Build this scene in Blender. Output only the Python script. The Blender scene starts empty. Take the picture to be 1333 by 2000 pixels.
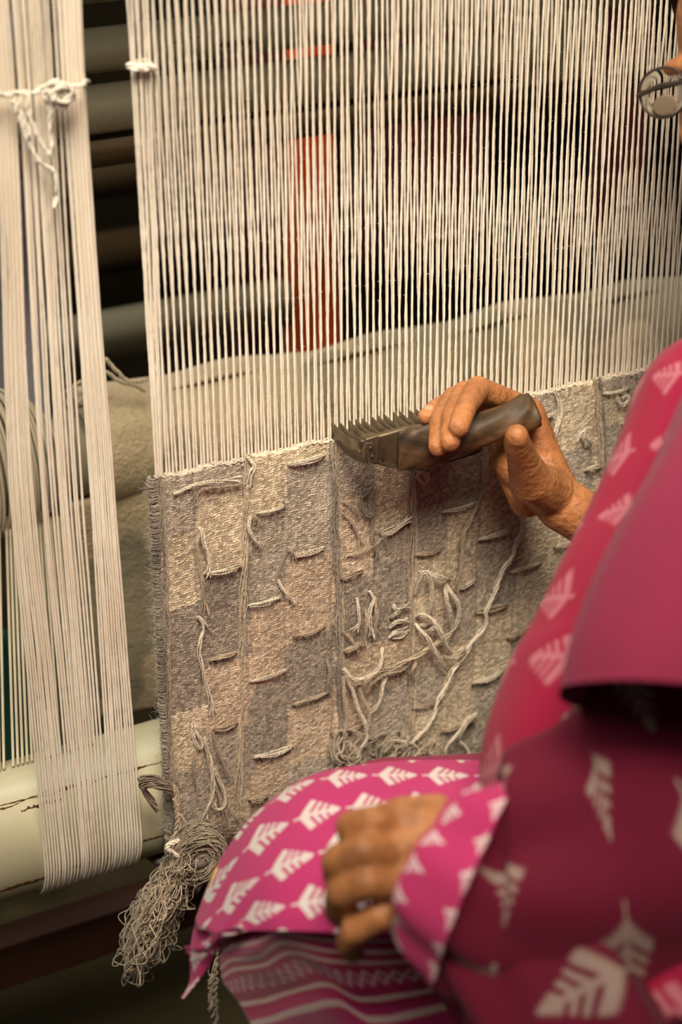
import bpy, bmesh, math, random
import numpy as np
from mathutils import Vector
random.seed(7); RNG = np.random.default_rng(7)
SC = bpy.context.scene; COL = SC.collection
# ---------------------------------------------------------------- camera
FPX = 3705.0; PITCH = math.radians(26.9); AZ = math.radians(62)
_h = np.array([math.cos(AZ), math.sin(AZ), 0.0])
CF = _h*math.cos(PITCH)+np.array([0, 0, -math.sin(PITCH)])
CR = np.array([math.sin(AZ), -math.cos(AZ), 0.0]); CU = np.cross(CR, CF)
CC = np.array([0, 0, .70])-1.65*CF
cam_d = bpy.data.cameras.new('camera'); cam = bpy.data.objects.new('camera', cam_d); COL.objects.link(cam)
cam_d.sensor_fit = 'VERTICAL'; cam_d.sensor_height = 36.0; cam_d.lens = 36.0*FPX/2000
cam.location = CC.tolist(); cam.rotation_euler = Vector(CF.tolist()).to_track_quat('-Z', 'Y').to_euler()
cam_d.clip_start = .05
cam_d.dof.use_dof = True; cam_d.dof.focus_distance = 1.625; cam_d.dof.aperture_fstop = 3.5
SC.camera = cam
# ---------------------------------------------------------------- world, light, exposure
w = bpy.data.worlds.new('world'); SC.world = w; w.use_nodes = True
w.node_tree.nodes['Background'].inputs[0].default_value = (1.0, .88, .74, 1)
w.node_tree.nodes['Background'].inputs[1].default_value = .065
def area(name, loc, target, size, energy, color, spread=180):
    d = bpy.data.lights.new(name, 'AREA'); d.shape = 'RECTANGLE'; d.size, d.size_y = size; d.energy = energy; d.color = color
    d.spread = math.radians(spread)
    o = bpy.data.objects.new(name, d); COL.objects.link(o); o.location = loc
    o.rotation_euler = (Vector(target)-Vector(loc)).to_track_quat('-Z', 'Y').to_euler(); return o
def spot(name, loc, target, energy, color, angle, blend, rad):
    d = bpy.data.lights.new(name, 'SPOT'); d.energy = energy; d.color = color; d.spot_size = math.radians(angle)
    d.spot_blend = blend; d.shadow_soft_size = rad
    o = bpy.data.objects.new(name, d); COL.objects.link(o); o.location = loc
    o.rotation_euler = (Vector(target)-Vector(loc)).to_track_quat('-Z', 'Y').to_euler(); return o
spot('key_spot', (-.42, -1.02, 2.50), (.06, .02, .80), 430, (1.0, .86, .66), 39, 1.0, .55)  # added key spot, its soft cone shaped to fall off like a vignette
area('side_fill', (-1.5, -.75, 2.5), (0, 0, .7), (1.0, .8), 5, (1.0, .90, .78), 110)  # added soft fill from the upper left, not an actual window
area('back_fill', (.10, .50, 2.42), (.10, .42, .7), (1.6, .5), 9, (1.0, .93, .80), 100)  # added fill that brightens the pipes and cloths behind the warp
SC.view_settings.view_transform = 'Standard'; SC.view_settings.look = 'None'
SC.view_settings.exposure = 0.0; SC.view_settings.gamma = 1.0; SC.view_settings.use_curve_mapping = False

# ---------------------------------------------------------------- geometry helpers
def ray(px, py): return CF+CR*(px-666.5)/FPX+CU*(1000-py)/FPX
def P(px, py, y=0.0):
    r = ray(px, py); return CC+r*((y-CC[1])/r[1])          # the point on the plane y that the photo shows at a pixel
def xat(px, py, y): return P(px, py, y)[0]
def zat(px, py, y): return P(px, py, y)[2]
def D(px, py, t): return CC+ray(px, py)*t                  # the point at distance t
def cr(pts, n=10, closed=False):                            # Catmull-Rom through points, n samples per span
    p = np.asarray(pts, float)
    if closed: q = np.vstack([p[-1], p, p[0], p[1]])
    else: q = np.vstack([2*p[0]-p[1], p, 2*p[-1]-p[-2]])
    out = []; t = np.linspace(0, 1, n, endpoint=False)[:, None]
    for i in range(len(q)-3):
        a, b, c, d = q[i:i+4]
        out.append(.5*((2*b)+(-a+c)*t+(2*a-5*b+4*c-d)*t*t+(-a+3*b-3*c+d)*t**3))
    if not closed: out.append(p[-1][None])
    return np.vstack(out)
def resamp(p, step):
    p = np.asarray(p, float); d = np.r_[0, np.cumsum(np.linalg.norm(np.diff(p, axis=0), axis=1))]
    n = max(3, int(d[-1]/step)+1); s = np.linspace(0, d[-1], n)
    return np.stack([np.interp(s, d, p[:, k]) for k in range(3)], 1)
def nrm(v): return v/(np.linalg.norm(v, axis=-1, keepdims=True)+1e-12)
class MB:                                                   # collects quads / tris into ONE mesh
    def __init__(s): s.v = []; s.f = []; s.u = []; s.n = 0
    def add(s, v, f, u=None):
        v = np.asarray(v, float); f = np.asarray(f, int)
        s.v.append(v); s.f.append((f+s.n)); s.n += len(v)
        s.u.append(np.zeros((len(v), 2)) if u is None else np.asarray(u, float)); return s
    def tube(s, pts, r, sides=6, ref=(0.12, 1, .07), caps=True, closed=False, u0=0.0):
        p = np.asarray(pts, float); n = len(p)
        if closed: T = nrm(np.roll(p, -1, 0)-np.roll(p, 1, 0))
        else: T = nrm(np.gradient(p, axis=0))
        rf = np.asarray(ref, float); A = nrm(np.cross(T, rf)); B = np.cross(T, A)
        r = np.broadcast_to(np.asarray(r, float), (n,))[:, None, None]
        a = np.linspace(0, 2*math.pi, sides+1)[None, :, None]
        V = p[:, None]+r*(A[:, None]*np.cos(a)+B[:, None]*np.sin(a))
        L = np.r_[0, np.cumsum(np.linalg.norm(np.diff(p, axis=0), axis=1))]
        uv = np.stack(np.broadcast_arrays(np.linspace(0, 1, sides+1)[None, :]+u0, L[:, None]), -1).reshape(-1, 2)
        m = n if closed else n-1
        i = np.arange(m)[:, None]; j = np.arange(sides)[None]; k = sides+1; i2 = (i+1) % n
        f = np.stack([i*k+j, i*k+j+1, i2*k+j+1, i2*k+j], -1).reshape(-1, 4)
        s.add(V.reshape(-1, 3), f, uv)
        if caps and not closed:
            for e in (0, n-1):
                c = p[e]+T[e]*(r[e, 0, 0]*.5*(1 if e else -1))
                vv = np.vstack([V[e, :sides], c[None]])
                q = np.arange(sides); q2 = (q+1) % sides
                f = np.stack([q, q2, np.full(sides, sides), np.full(sides, sides)], -1) if not e else np.stack([q2, q, np.full(sides, sides), np.full(sides, sides)], -1)
                s.add(vv, f)
        return s
    def grid(s, G, closed=False, uv=None, scale=1.0):       # G (rows, cols, 3)
        R, Cn = G.shape[:2]
        if closed: G = np.concatenate([G, G[:, :1]], 1); Cn += 1
        if uv is None:
            du = np.r_[0, np.cumsum(np.linalg.norm(np.diff(G, axis=1), axis=2).mean(0))]
            dv = np.r_[0, np.cumsum(np.linalg.norm(np.diff(G, axis=0), axis=2).mean(1))]
            uv = np.stack(np.meshgrid(du, dv), -1)*scale
        i = np.arange(R-1)[:, None]; j = np.arange(Cn-1)[None]
        f = np.stack([i*Cn+j, i*Cn+j+1, (i+1)*Cn+j+1, (i+1)*Cn+j], -1).reshape(-1, 4)
        return s.add(G.reshape(-1, 3), f, uv.reshape(-1, 2))
    def box(s, c, size, ax=None):
        c = np.asarray(c, float); h = np.asarray(size, float)/2; ax = np.eye(3) if ax is None else np.asarray(ax, float)
        sg = np.array([[x, y, z] for x in (-1, 1) for y in (-1, 1) for z in (-1, 1)])
        V = c+(sg*h)@ax
        return s.add(V, [[0, 1, 3, 2], [4, 6, 7, 5], [0, 4, 5, 1], [2, 3, 7, 6], [0, 2, 6, 4], [1, 5, 7, 3]])
    def ball(s, c, r, n=10, m=8, ax=None):
        r = np.broadcast_to(np.asarray(r, float), (3,)); ax = np.eye(3) if ax is None else np.asarray(ax, float)
        th = np.linspace(0.001, math.pi-.001, m)[:, None]; ph = np.linspace(0, 2*math.pi, n, endpoint=False)[None]
        L = np.stack([np.sin(th)*np.cos(ph), np.sin(th)*np.sin(ph), np.cos(th)+0*ph], -1)*r
        s.grid(np.asarray(c)+(L@ax)[:, ::-1], closed=True)
        return s
    def mesh(s, name, mat, smooth=True):
        me = bpy.data.meshes.new(name); V = np.vstack(s.v); Fq = np.vstack(s.f); U = np.vstack(s.u)
        tri = Fq[:, 2] == Fq[:, 3]
        fl = [Fq[~tri].reshape(-1), Fq[tri][:, :3].reshape(-1)]
        loops = np.concatenate(fl).astype(np.int32); nq, nt = int((~tri).sum()), int(tri.sum())
        me.vertices.add(len(V)); me.vertices.foreach_set('co', V.astype(np.float32).ravel())
        me.loops.add(len(loops)); me.loops.foreach_set('vertex_index', loops)
        me.polygons.add(nq+nt)
        st = np.r_[np.arange(nq)*4, nq*4+np.arange(nt)*3].astype(np.int32)
        me.polygons.foreach_set('loop_start', st)
        uvl = me.uv_layers.new(name='UVMap'); uvl.data.foreach_set('uv', U[loops].astype(np.float32).ravel())
        if smooth: me.polygons.foreach_set('use_smooth', np.ones(nq+nt, bool))
        me.update(calc_edges=True); me.validate(); 
        if mat: me.materials.append(mat)
        return me
    def build(s, name, mat, parent=None, smooth=True):
        return link(name, s.mesh(name, mat, smooth), parent)
def link(name, me, parent=None, loc=None):
    o = bpy.data.objects.new(name, me); COL.objects.link(o)
    if parent is not None: o.parent = parent
    if loc is not None: o.location = loc
    return o
def tag(o, label=None, cat=None, group=None, kind=None):
    for k, v in (('label', label), ('category', cat), ('group', group), ('kind', kind)):
        if v: o[k] = v
    return o
def thing(name, label, cat, group=None, loc=(0, 0, 0)):
    o = bpy.data.objects.new(name, None); COL.objects.link(o); o.location = loc; o.empty_display_size = .02
    return tag(o, label, cat, group)
def bevel(o, wd, seg=2):
    m = o.modifiers.new('bevel', 'BEVEL'); m.width = wd; m.segments = seg; m.limit_method = 'ANGLE'; return o

# ---------------------------------------------------------------- node helpers
class N:
    def __init__(s, nt, sk): s.nt, s.s = nt, sk
    def _m(s, op, *o):
        n = s.nt.nodes.new('ShaderNodeMath'); n.operation = op
        for i, x in enumerate((s,)+o):
            if isinstance(x, N): s.nt.links.new(x.s, n.inputs[i])
            else: n.inputs[i].default_value = x
        return N(s.nt, n.outputs[0])
    def __add__(s, o): return s._m('ADD', o)
    __radd__ = __add__
    def __sub__(s, o): return s._m('SUBTRACT', o)
    def __rsub__(s, o): return (s*-1)+o
    def __mul__(s, o): return s._m('MULTIPLY', o)
    __rmul__ = __mul__
    def __truediv__(s, o): return s._m('DIVIDE', o)
    def abs(s): return s._m('ABSOLUTE')
    def frac(s): return s._m('FRACT')
    def floor(s): return s._m('FLOOR')
    def sin(s): return s._m('SINE')
    def cos(s): return s._m('COSINE')
    def sqrt(s): return s._m('SQRT')
    def min(s, o): return s._m('MINIMUM', o)
    def max(s, o): return s._m('MAXIMUM', o)
    def lt(s, o, soft=.0):                                  # 1 where s < o
        if soft: return (((o-s) if isinstance(o, N) else (s*-1+o))*(1/soft)+.5).clamp()
        return s._m('LESS_THAN', o)
    def gt(s, o, soft=.0):
        if soft: return ((s-o)*(1/soft)+.5).clamp()
        return s._m('GREATER_THAN', o)
    def clamp(s):
        r = s._m('ADD', 0.0); r.s.node.use_clamp = True; return r
class Mat:
    def __init__(s, name, rough=.9, spec=.2, metal=0, sheen=0):
        s.m = bpy.data.materials.new(name); s.m.use_nodes = True; s.nt = s.m.node_tree; s.b = s.nt.nodes['Principled BSDF']
        s.b.inputs['Roughness'].default_value = rough; s.b.inputs['Specular IOR Level'].default_value = spec
        s.b.inputs['Metallic'].default_value = metal; s.b.inputs['Sheen Weight'].default_value = sheen
        s.tc = s.nt.nodes.new('ShaderNodeTexCoord')
    def uv(s):
        n = s.nt.nodes.new('ShaderNodeSeparateXYZ'); s.nt.links.new(s.tc.outputs['UV'], n.inputs[0])
        return N(s.nt, n.outputs[0]), N(s.nt, n.outputs[1])
    def noise(s, scale, detail=3, co='Object', rough=.5, stretch=None, dist=0, seed=None):
        n = s.nt.nodes.new('ShaderNodeTexNoise'); n.inputs['Scale'].default_value = scale; n.inputs['Detail'].default_value = detail
        n.inputs['Roughness'].default_value = rough; n.inputs['Distortion'].default_value = dist
        src = s.tc.outputs[co]
        if stretch or seed:
            mp = s.nt.nodes.new('ShaderNodeMapping'); mp.inputs['Scale'].default_value = stretch or (1, 1, 1)
            if seed: mp.inputs['Location'].default_value = (seed, seed*1.3, -seed)
            s.nt.links.new(src, mp.inputs[0]); src = mp.outputs[0]
        s.nt.links.new(src, n.inputs['Vector']); return N(s.nt, n.outputs[0])
    def ramp(s, f, stops):
        n = s.nt.nodes.new('ShaderNodeValToRGB'); e = n.color_ramp.elements
        while len(e) < len(stops): e.new(.5)
        for q, (p, c) in zip(e, stops): q.position = p; q.color = (*c, 1)
        s.nt.links.new(f.s, n.inputs[0]); return n.outputs[0]
    def mix(s, f, a, b, mode='MIX'):
        n = s.nt.nodes.new('ShaderNodeMix'); n.data_type = 'RGBA'; n.blend_type = mode
        for sk, x in ((n.inputs[0], f), (n.inputs[6], a), (n.inputs[7], b)):
            if isinstance(x, N): s.nt.links.new(x.s, sk)
            elif isinstance(x, tuple): sk.default_value = (*x, 1)
            elif isinstance(x, (int, float)): sk.default_value = x
            else: s.nt.links.new(x, sk)
        return n.outputs[2]
    def col(s, c):
        if isinstance(c, tuple): s.b.inputs['Base Color'].default_value = (*c, 1)
        else: s.nt.links.new(c, s.b.inputs['Base Color'])
        return s
    def bump(s, h, dist, strength=1.0):
        n = s.nt.nodes.new('ShaderNodeBump'); n.inputs['Distance'].default_value = dist; n.inputs['Strength'].default_value = strength
        s.nt.links.new(h.s, n.inputs['Height']); s.nt.links.new(n.outputs[0], s.b.inputs['Normal']); return s
    def rnd(s):
        n = s.nt.nodes.new('ShaderNodeObjectInfo'); return N(s.nt, n.outputs['Random'])

TAU = 2*math.pi
def yarn_mat(name, lo, hi, pitch=.004, seed=1.0, bumpd=.0006, mottle=60):
    m = Mat(name, rough=1.0, spec=.05, sheen=.25); u, v = m.uv()
    tw = ((u+v*(1/pitch))*TAU*2).sin()*.5+.5
    n = m.noise(mottle, 4, stretch=(1, 1, .35), seed=seed); f = m.noise(900, 2, seed=seed+3)
    k = (n*1.3-.15)*.72+tw*.06+f*.32
    m.col(m.ramp(k.clamp(), [(.25, lo), (.75, hi)])); m.bump(tw*.30+f*.9, bumpd); return m.m
M_warp = yarn_mat('cream_cotton', (.80, .69, .55), (.97, .91, .80), .0036, 1, .0003, 25)
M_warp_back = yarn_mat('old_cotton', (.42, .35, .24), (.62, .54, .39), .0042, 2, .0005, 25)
M_cord = yarn_mat('white_cotton_cord', (.78, .73, .62), (.92, .88, .78), .005, 3, .0005, 40)
M_light = yarn_mat('pale_wool', (.56, .47, .36), (.92, .84, .71), .006, 4)
M_mid = yarn_mat('beige_wool', (.30, .23, .16), (.64, .52, .39), .006, 5)
M_grey = yarn_mat('grey_wool', (.12, .10, .08), (.44, .38, .31), .006, 6)
M_skein = yarn_mat('mixed_grey_wool', (.11, .09, .065), (.50, .42, .32), .006, 7, .0005, 35)
def simple(name, c1, c2, scale=8, rough=.8, spec=.3, metal=0, bumpd=0, detail=4, stretch=None, seed=1.0):
    m = Mat(name, rough, spec, metal); n = m.noise(scale, detail, stretch=stretch, seed=seed)
    m.col(m.ramp(n, [(.35, c1), (.65, c2)]))
    if bumpd: m.bump(n, bumpd)
    return m.m

# ================================================================ SETTING
mf = simple('earth_floor', (.030, .024, .012), (.052, .042, .020), 5, .95, .1, bumpd=.004)
tag(MB().box((.3, .6, -.01), (6, 6, .02)).build('floor', mf, smooth=False), kind='structure')
mw = simple('dark_plaster', (.13, .11, .06), (.19, .16, .09), 2, .95, .1)
tag(MB().box((.8, 2.3, 1.2), (6, .06, 2.4)).build('wall_back', mw, smooth=False), kind='structure')

# ================================================================ LOOM PIPES
PY, PZ, PR = .070, .420, .0602          # lower roller the warp turns round
def pipe_mat(name, base, seed):
    m = Mat(name, .38, .5); a = m.noise(3.5, 5, seed=seed); b = m.noise(45, 3, stretch=(.10, 1, 1), seed=seed+2); c = m.noise(14, 3, seed=seed+5)
    body = m.mix(a, tuple(x*.78 for x in base), base)
    rust = (b.gt(.64, .02)*c.gt(.50, .03)).clamp()
    body = m.mix(rust, body, (.075, .028, .012))
    dirt = m.noise(9, 4, seed=seed+8).gt(.60, .1)*.45
    m.col(m.mix(dirt, body, (.28, .20, .10))); m.bump(c*.6-rust*.6, .0010)
    m.nt.links.new((a*.2+.28).s, m.b.inputs['Roughness']); return m.m
M_pipe = pipe_mat('cream_enamel', (.47, .44, .30), 3)
M_pipe2 = pipe_mat('grey_green_enamel', (.27, .25, .17), 9)
M_rust = simple('rust', (.05, .018, .008), (.11, .045, .018), 60, .95, .1)
def pipe(name, x0, x1, y, z, r, mat, label=None, cat='pipe', caps=True):
    root = thing(name, label, cat, loc=(x0, y, z)) if label else None
    mb = MB(); xs = np.linspace(x0, x1, 40); mb.tube(np.stack([xs, xs*0+y, xs*0+z], 1)-(np.array([x0, y, z]) if root else 0), r, 48)
    o = mb.build('barrel' if root else name, mat, root); return root or o
lr = pipe('loom_roller', -1.1, 1.2, PY, PZ, PR, M_pipe, 'thick cream painted steel roller at the foot of the loom, chipped to rust', 'roller')
# weld seams and chipped lines: raised strips of rust along the barrel
def seam(x0, x1, ang, w, seed):
    rg = np.random.default_rng(seed); n = 90; xs = np.linspace(x0, x1, n)
    hw = np.maximum(.0003, w*(.25+.9*np.abs(np.convolve(rg.normal(0, 1, n), np.ones(5)/5, 'same'))*1.6))
    c = ang+np.convolve(rg.normal(0, .03, n), np.ones(7)/7, 'same')
    rows = []
    for k in (-1, -.3, .3, 1):
        a = c+k*hw/PR; rr = PR+(.0006 if abs(k) < .5 else -.0004)
        rows.append(np.stack([xs, -np.cos(a)*rr, np.sin(a)*rr], 1)-np.array([-1.1, 0, 0])*[1, 0, 0])
    G = np.stack(rows, 0)
    o = MB().grid(G).build('rust_streak', M_rust, lr); return o
for (x0, x1, a, wd, sd) in ((-.45, -.235, 1.02, .0010, 1), (-.33, -.10, .98, .0012, 2), (-.45, -.245, -.30, .0022, 3), (-.20, -.12, -.18, .0014, 4), (-.30, -.262, .86, .0016, 5), (-.42, -.32, .80, .0012, 6)):
    seam(x0, x1, a, wd, sd)
# upper pipes and rails of the frame behind
pipe('frame_pipe', -.9, .56, .35, 1.036, .0205, M_pipe2, 'upper grey-green steel pipe behind the warp, higher of the two', 'pipe')
pipe('frame_pipe', -.9, .40, .35, .982, .0225, M_pipe2, 'lower grey-green steel pipe of the pair behind the warp', 'pipe')
pipe('frame_pipe', -.9, .30, .35, 1.100, .021, M_pipe2, 'grey pipe just entering the top edge of the frame', 'pipe')
M_wood_d = simple('dark_wood', (.035, .022, .010), (.075, .048, .022), 14, .8, .2, stretch=(.2, 1, 1), bumpd=.001)
tag(MB().box((-.1, .36, .940), (1.5, .03, .026)).build('wooden_rail', M_wood_d, smooth=False), 'dark brown wooden rail beneath the two grey pipes', 'rail')
bx1 = xat(560, 600, .60)
tag(MB().box(((bx1-.9)/2, .60, .652), (bx1+.9, .03, .050)).build('steel_bar', M_pipe2, smooth=False), 'pale grey flat bar crossing low behind the left warp', 'bar')
for z, yy, c in ((.86, .9, 0), (.74, .95, 1)):
    tag(MB().box((-.2, yy, z-.12), (1.3, .03, .05)).build('wooden_rail', M_wood_d, smooth=False),
        'dim brown rail deep in the gap left of the warp, %s one' % ('higher', 'lower')[c], 'rail')
br = tag(MB().box((.445, .36, 1.00), (.10, .05, .10)).build('pipe_bracket', M_pipe2, smooth=False), 'grey steel bracket joining the two pipes behind the warp', 'bracket'); bevel(br, .004)
pipe('loom_top_beam', -1.1, 1.2, .055, 1.46, .05, M_pipe, 'round cream painted beam that holds the top of the warp', 'roller')
# wooden foot board under the roller
M_board = simple('reddish_board', (.038, .013, .007), (.070, .026, .013), 10, .7, .3, stretch=(.15, 1, 1), bumpd=.001)
tag(bevel(MB().box((-.1, .14, .222), (2.0, .035, .052)).build('foot_board', M_board, smooth=False), .003), 'dark reddish wooden board low behind the roller', 'board')

# ================================================================ cloths hanging far behind the warp
def hanging(name, x0, x1, z0, z1, y, c1, c2, label, cat='cloth', amp=.012, n=5, seed=1):
    m = Mat(name+'_cloth', .95, .1, sheen=.2); k = m.noise(9, 3, stretch=(1, 1, .3), seed=float(seed)); m.col(m.ramp(k, [(.35, c1), (.65, c2)]))
    xs = np.linspace(x0, x1, 60); zs = np.linspace(z1, z0, 24)
    X, Z = np.meshgrid(xs, zs); Y = y+amp*np.sin((X-x0)/(x1-x0)*TAU*n+seed)*(1-.4*(Z-z0)/(z1-z0))+.006*np.sin(X*60+Z*9)
    o = MB().grid(np.stack([X, Y, Z], -1)).build(name, m.m)
    s = o.modifiers.new('thickness', 'SOLIDIFY'); s.thickness = .003
    return tag(o, label, cat)
hanging('red_cloth', xat(562, 400, .62), xat(652, 400, .62), .42, 1.12, .62, (.62, .06, .006), (.80, .12, .012), 'bright orange-red cloth hanging behind the warp', seed=1)
hanging('maroon_cloth', xat(455, 400, .66), xat(560, 400, .66), .45, 1.00, .66, (.07, .012, .010), (.12, .020, .014), 'dark maroon cloth left of the bright red one', seed=2)
hanging('maroon_cloth', xat(700, 220, .8), xat(960, 220, .8), .60, .98, .80, (.050, .008, .010), (.11, .014, .016), 'deep maroon cloth beneath the pipes, behind the middle of the warp', seed=3)
hanging('maroon_cloth', xat(1165, 200, .7), xat(1262, 200, .7), .62, 1.2, .70, (.07, .010, .010), (.13, .018, .016), 'narrow dark maroon cloth hanging behind the right of the warp', seed=4)
hanging('lavender_cloth', -.42, xat(64, 450, .5), .50, 1.00, .50, (.24, .22, .27), (.34, .32, .38), 'pale lavender cloth behind the far left warp threads', seed=5, amp=.006)
hanging('blue_cloth', -.42, xat(30, 180, .6), .99, 1.08, .6, (.10, .11, .30), (.14, .15, .40), 'small patch of blue cloth at the top left', seed=6, amp=.004)
hanging('green_cloth', -.52, xat(90, 1250, .45), .05, .40, .45, (.010, .050, .035), (.014, .075, .05), 'dark green cloth low at the far left behind the fanned threads', seed=8, amp=.006)
o = MB().ball(D(1197, 385, 2.6), (.018, .018, .026), 14, 10).build('pale_blob', simple('pale_grey', (.45, .5, .5), (.55, .6, .6), 4, .4, .5)); tag(o, 'small pale round patch, deep behind the right warp', 'bulb')  # small pale patch far back, modelled as a plain ellipsoid

# ================================================================ old rug rolled on a beam behind
def felt_mat(name, cols, sc=9, seed=3.0):
    m = Mat(name, 1, .05, sheen=.3); n = m.noise(sc, 2, stretch=(1, .7, .7), seed=seed); f = m.noise(260, 3, seed=seed+1)
    c = m.ramp(n, cols); m.col(m.mix(f*.5, c, (.08, .065, .04))); m.bump(f+m.noise(60, 3, seed=seed+2), .003); return m.m
M_roll = felt_mat('rolled_rug_wool', [(.42, (.66, .53, .34)), (.50, (.62, .50, .32)), (.52, (.33, .29, .20)), (.60, (.37, .32, .22))], 7)
rroot = thing('rolled_rug', 'beige and grey rug rolled round a beam behind the warp', 'rug', loc=(0, .35, .638))
th = np.linspace(0, TAU*2.3, 130); xs = np.linspace(xat(150, 850, .35), 1.25, 150)
rr = .050+.0042*th/TAU
G = np.zeros((len(xs), len(th), 3))
for i, x in enumerate(xs):
    wob = .0035*np.sin(x*37+th*1.3)+.003*np.sin(x*13+2)
    G[i, :, 0] = x+.004*np.sin(th*2+1)*(1 if i < 2 else 0); G[i, :, 1] = (rr+wob)*np.cos(th); G[i, :, 2] = (rr+wob)*np.sin(th)
o = MB().grid(G).build('rug_roll', M_roll, rroot); sm = o.modifiers.new('thickness', 'SOLIDIFY'); sm.thickness = .0045
hx0, hx1 = xat(150, 1250, .33), 1.1
X, Z = np.meshgrid(np.linspace(hx0, hx1, 120), np.linspace(.60, .34, 60))
Y = .322+.006*np.sin(Z*30+X*8)+.004*np.sin(X*40)
o = MB().grid(np.stack([X, Y-.35, Z-.638], -1)).build('hanging_end', M_roll, rroot); sm = o.modifiers.new('thickness', 'SOLIDIFY'); sm.thickness = .006
MB().tube(np.stack([np.linspace(xs[0]-.012, 1.3, 8), np.zeros(8), np.zeros(8)], 1), .045, 24).build('beam', M_pipe2, rroot)
BX = xs[0]-.016
def yarn(mb, pts, r=.0007, strands=3, spread=1.1, pitch=.010, step=.0015, fray=0.0, sides=5, rng=RNG, wob=.0, belly=0.0):
    c = resamp(cr(pts, 12), step); n = len(c); L = np.r_[0, np.cumsum(np.linalg.norm(np.diff(c, axis=0), axis=1))]
    T = nrm(np.gradient(c, axis=0)); A = nrm(np.cross(T, np.array([.12, 1, .07]))); B = np.cross(T, A)
    for k in range(strands):
        ph = TAU*k/strands+rng.uniform(-.5, .5); sp = spread*r*(0 if strands == 1 else 1)*rng.uniform(.8, 1.25)
        a = (ph+L/pitch*TAU*rng.uniform(.9, 1.1))[:, None]
        e = (fray*np.clip((L-L[-1]*.75)/(L[-1]*.25+1e-9), 0, 1)**2)[:, None]
        ra = sp*(1-belly+belly*1.6*np.sin(np.pi*np.clip(L/L[-1], 0, 1))[:, None]*rng.uniform(.5, 1.2))+e*rng.uniform(.3, 1)
        p = c+ra*(A*np.cos(a)+B*np.sin(a))
        if wob:
            q = rng.normal(0, 1, (n, 3)); kk = np.ones(9)/9
            for d in range(3): q[:, d] = np.convolve(q[:, d], kk, 'same')
            p = p+q*wob
        rad = r*(1+.18*np.sin(L*900+k*2)+rng.normal(0, .06, n)); rad[-1] *= .5
        mb.tube(p, rad, sides, u0=rng.uniform(0, 1))
mb = MB()
for a in ([(205, 700), (225, 722), (252, 745), (290, 742)], [(205, 725), (235, 745), (262, 752), (285, 765)], [(140, 760), (158, 745), (165, 765), (150, 790)]):
    yarn(mb, [P(x, y, .30)-np.array([0, .35, .638]) for x, y in a], .0011, 3, 1.2, .012)
mb.build('loose_yarn', M_warp_back, rroot)
# fine warp threads standing above the rolled rug are lost in the dark; the cream warp wound at left
wroot = thing('warp_ball', 'cream warp yarn wound thick on the back beam at far left', 'yarn', loc=(0, .35, .60))
MB().tube(np.stack([np.linspace(-.9, BX, 8), np.zeros(8), np.zeros(8)+.04], 1), .036, 24).build('beam', M_pipe2, wroot)
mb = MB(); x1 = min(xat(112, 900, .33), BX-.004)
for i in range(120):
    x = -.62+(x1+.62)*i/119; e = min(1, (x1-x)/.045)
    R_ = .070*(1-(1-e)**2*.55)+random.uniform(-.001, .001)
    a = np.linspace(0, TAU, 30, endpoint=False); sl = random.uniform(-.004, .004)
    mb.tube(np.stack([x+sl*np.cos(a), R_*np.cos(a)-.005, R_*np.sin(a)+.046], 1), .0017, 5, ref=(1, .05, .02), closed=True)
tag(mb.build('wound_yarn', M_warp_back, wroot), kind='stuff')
froot = thing('warp_fan', 'cream threads fanning down from the wound yarn to the roller at far left', 'yarn', 'back warp', loc=(0, .3, .6))
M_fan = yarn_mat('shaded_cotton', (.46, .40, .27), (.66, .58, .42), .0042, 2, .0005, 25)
def fan_thread(px0, px1, k):
    a = P(px0, 1010, .30); b = np.array([xat(px1, 1475, .075), .075, PZ+PR+.002])
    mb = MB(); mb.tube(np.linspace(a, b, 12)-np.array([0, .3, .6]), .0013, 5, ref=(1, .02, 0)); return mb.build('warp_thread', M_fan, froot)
for i, (a, b) in enumerate([(-60+q*7.2, -70+q*9.4) for q in range(28) if q not in (9, 15, 16)]):
    if b < 188: fan_thread(a, b, i)

# ================================================================ MAIN WARP
FELL = .7725; XL = -.1715; PITCHW = .00310; NW = 182; HT = .66
def thread_mesh(seed, r0=.00096, tilt=0.0):
    rg = np.random.default_rng(seed); z = np.arange(-.006, HT, .0045); n = len(z)
    w = lambda s: np.interp(np.arange(n), np.arange(0, n+8, 8), rg.normal(0, s, len(np.arange(0, n+8, 8))))
    env = np.clip(z/.08, 0, 1)*np.clip((HT-z)/.05, 0, 1)
    p = np.stack([w(.00022)*env, w(.0002)*env+tilt*np.clip(z, 0, 9), z], 1)
    r = r0*(1+rg.normal(0, .10, n)); mb = MB(); mb.tube(p, r, 6, ref=(1, .03, .01))
    for _ in range(46):                                     # slubs and short fibres
        i = rg.integers(3, n-3); d = rg.normal(0, 1, 3); d[2] *= .6; d = d/np.linalg.norm(d)
        q = p[i]+d*np.linspace(.0006, rg.uniform(.0012, .0026), 4)[:, None]+np.array([0, 0, 1])*np.linspace(0, .0008, 4)[:, None]**1
        mb.tube(q, .00011, 3, caps=False)
    return mb.mesh('warp_thread', M_warp)
warp = thing('warp', 'cream cotton warp strung taut on the loom above the grey rug', 'warp', loc=(0, 0, FELL))
fr = [thread_mesh(100+i, tilt=-.002) for i in range(5)]; bk = [thread_mesh(200+i, tilt=.052) for i in range(5)]
sel = []
for i in range(NW):
    x = XL+.010+i*PITCHW+random.gauss(0, .00022)
    if i > 1 and random.random() < .02: x += .0007
    o = link('warp_thread', (fr if i % 2 == 0 else bk)[random.randrange(5)], warp, (x, .0005 if i % 2 else -.0005, random.uniform(-.0015, .001)))
    o.rotation_euler = (0, random.gauss(0, .0016), 0)
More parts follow.
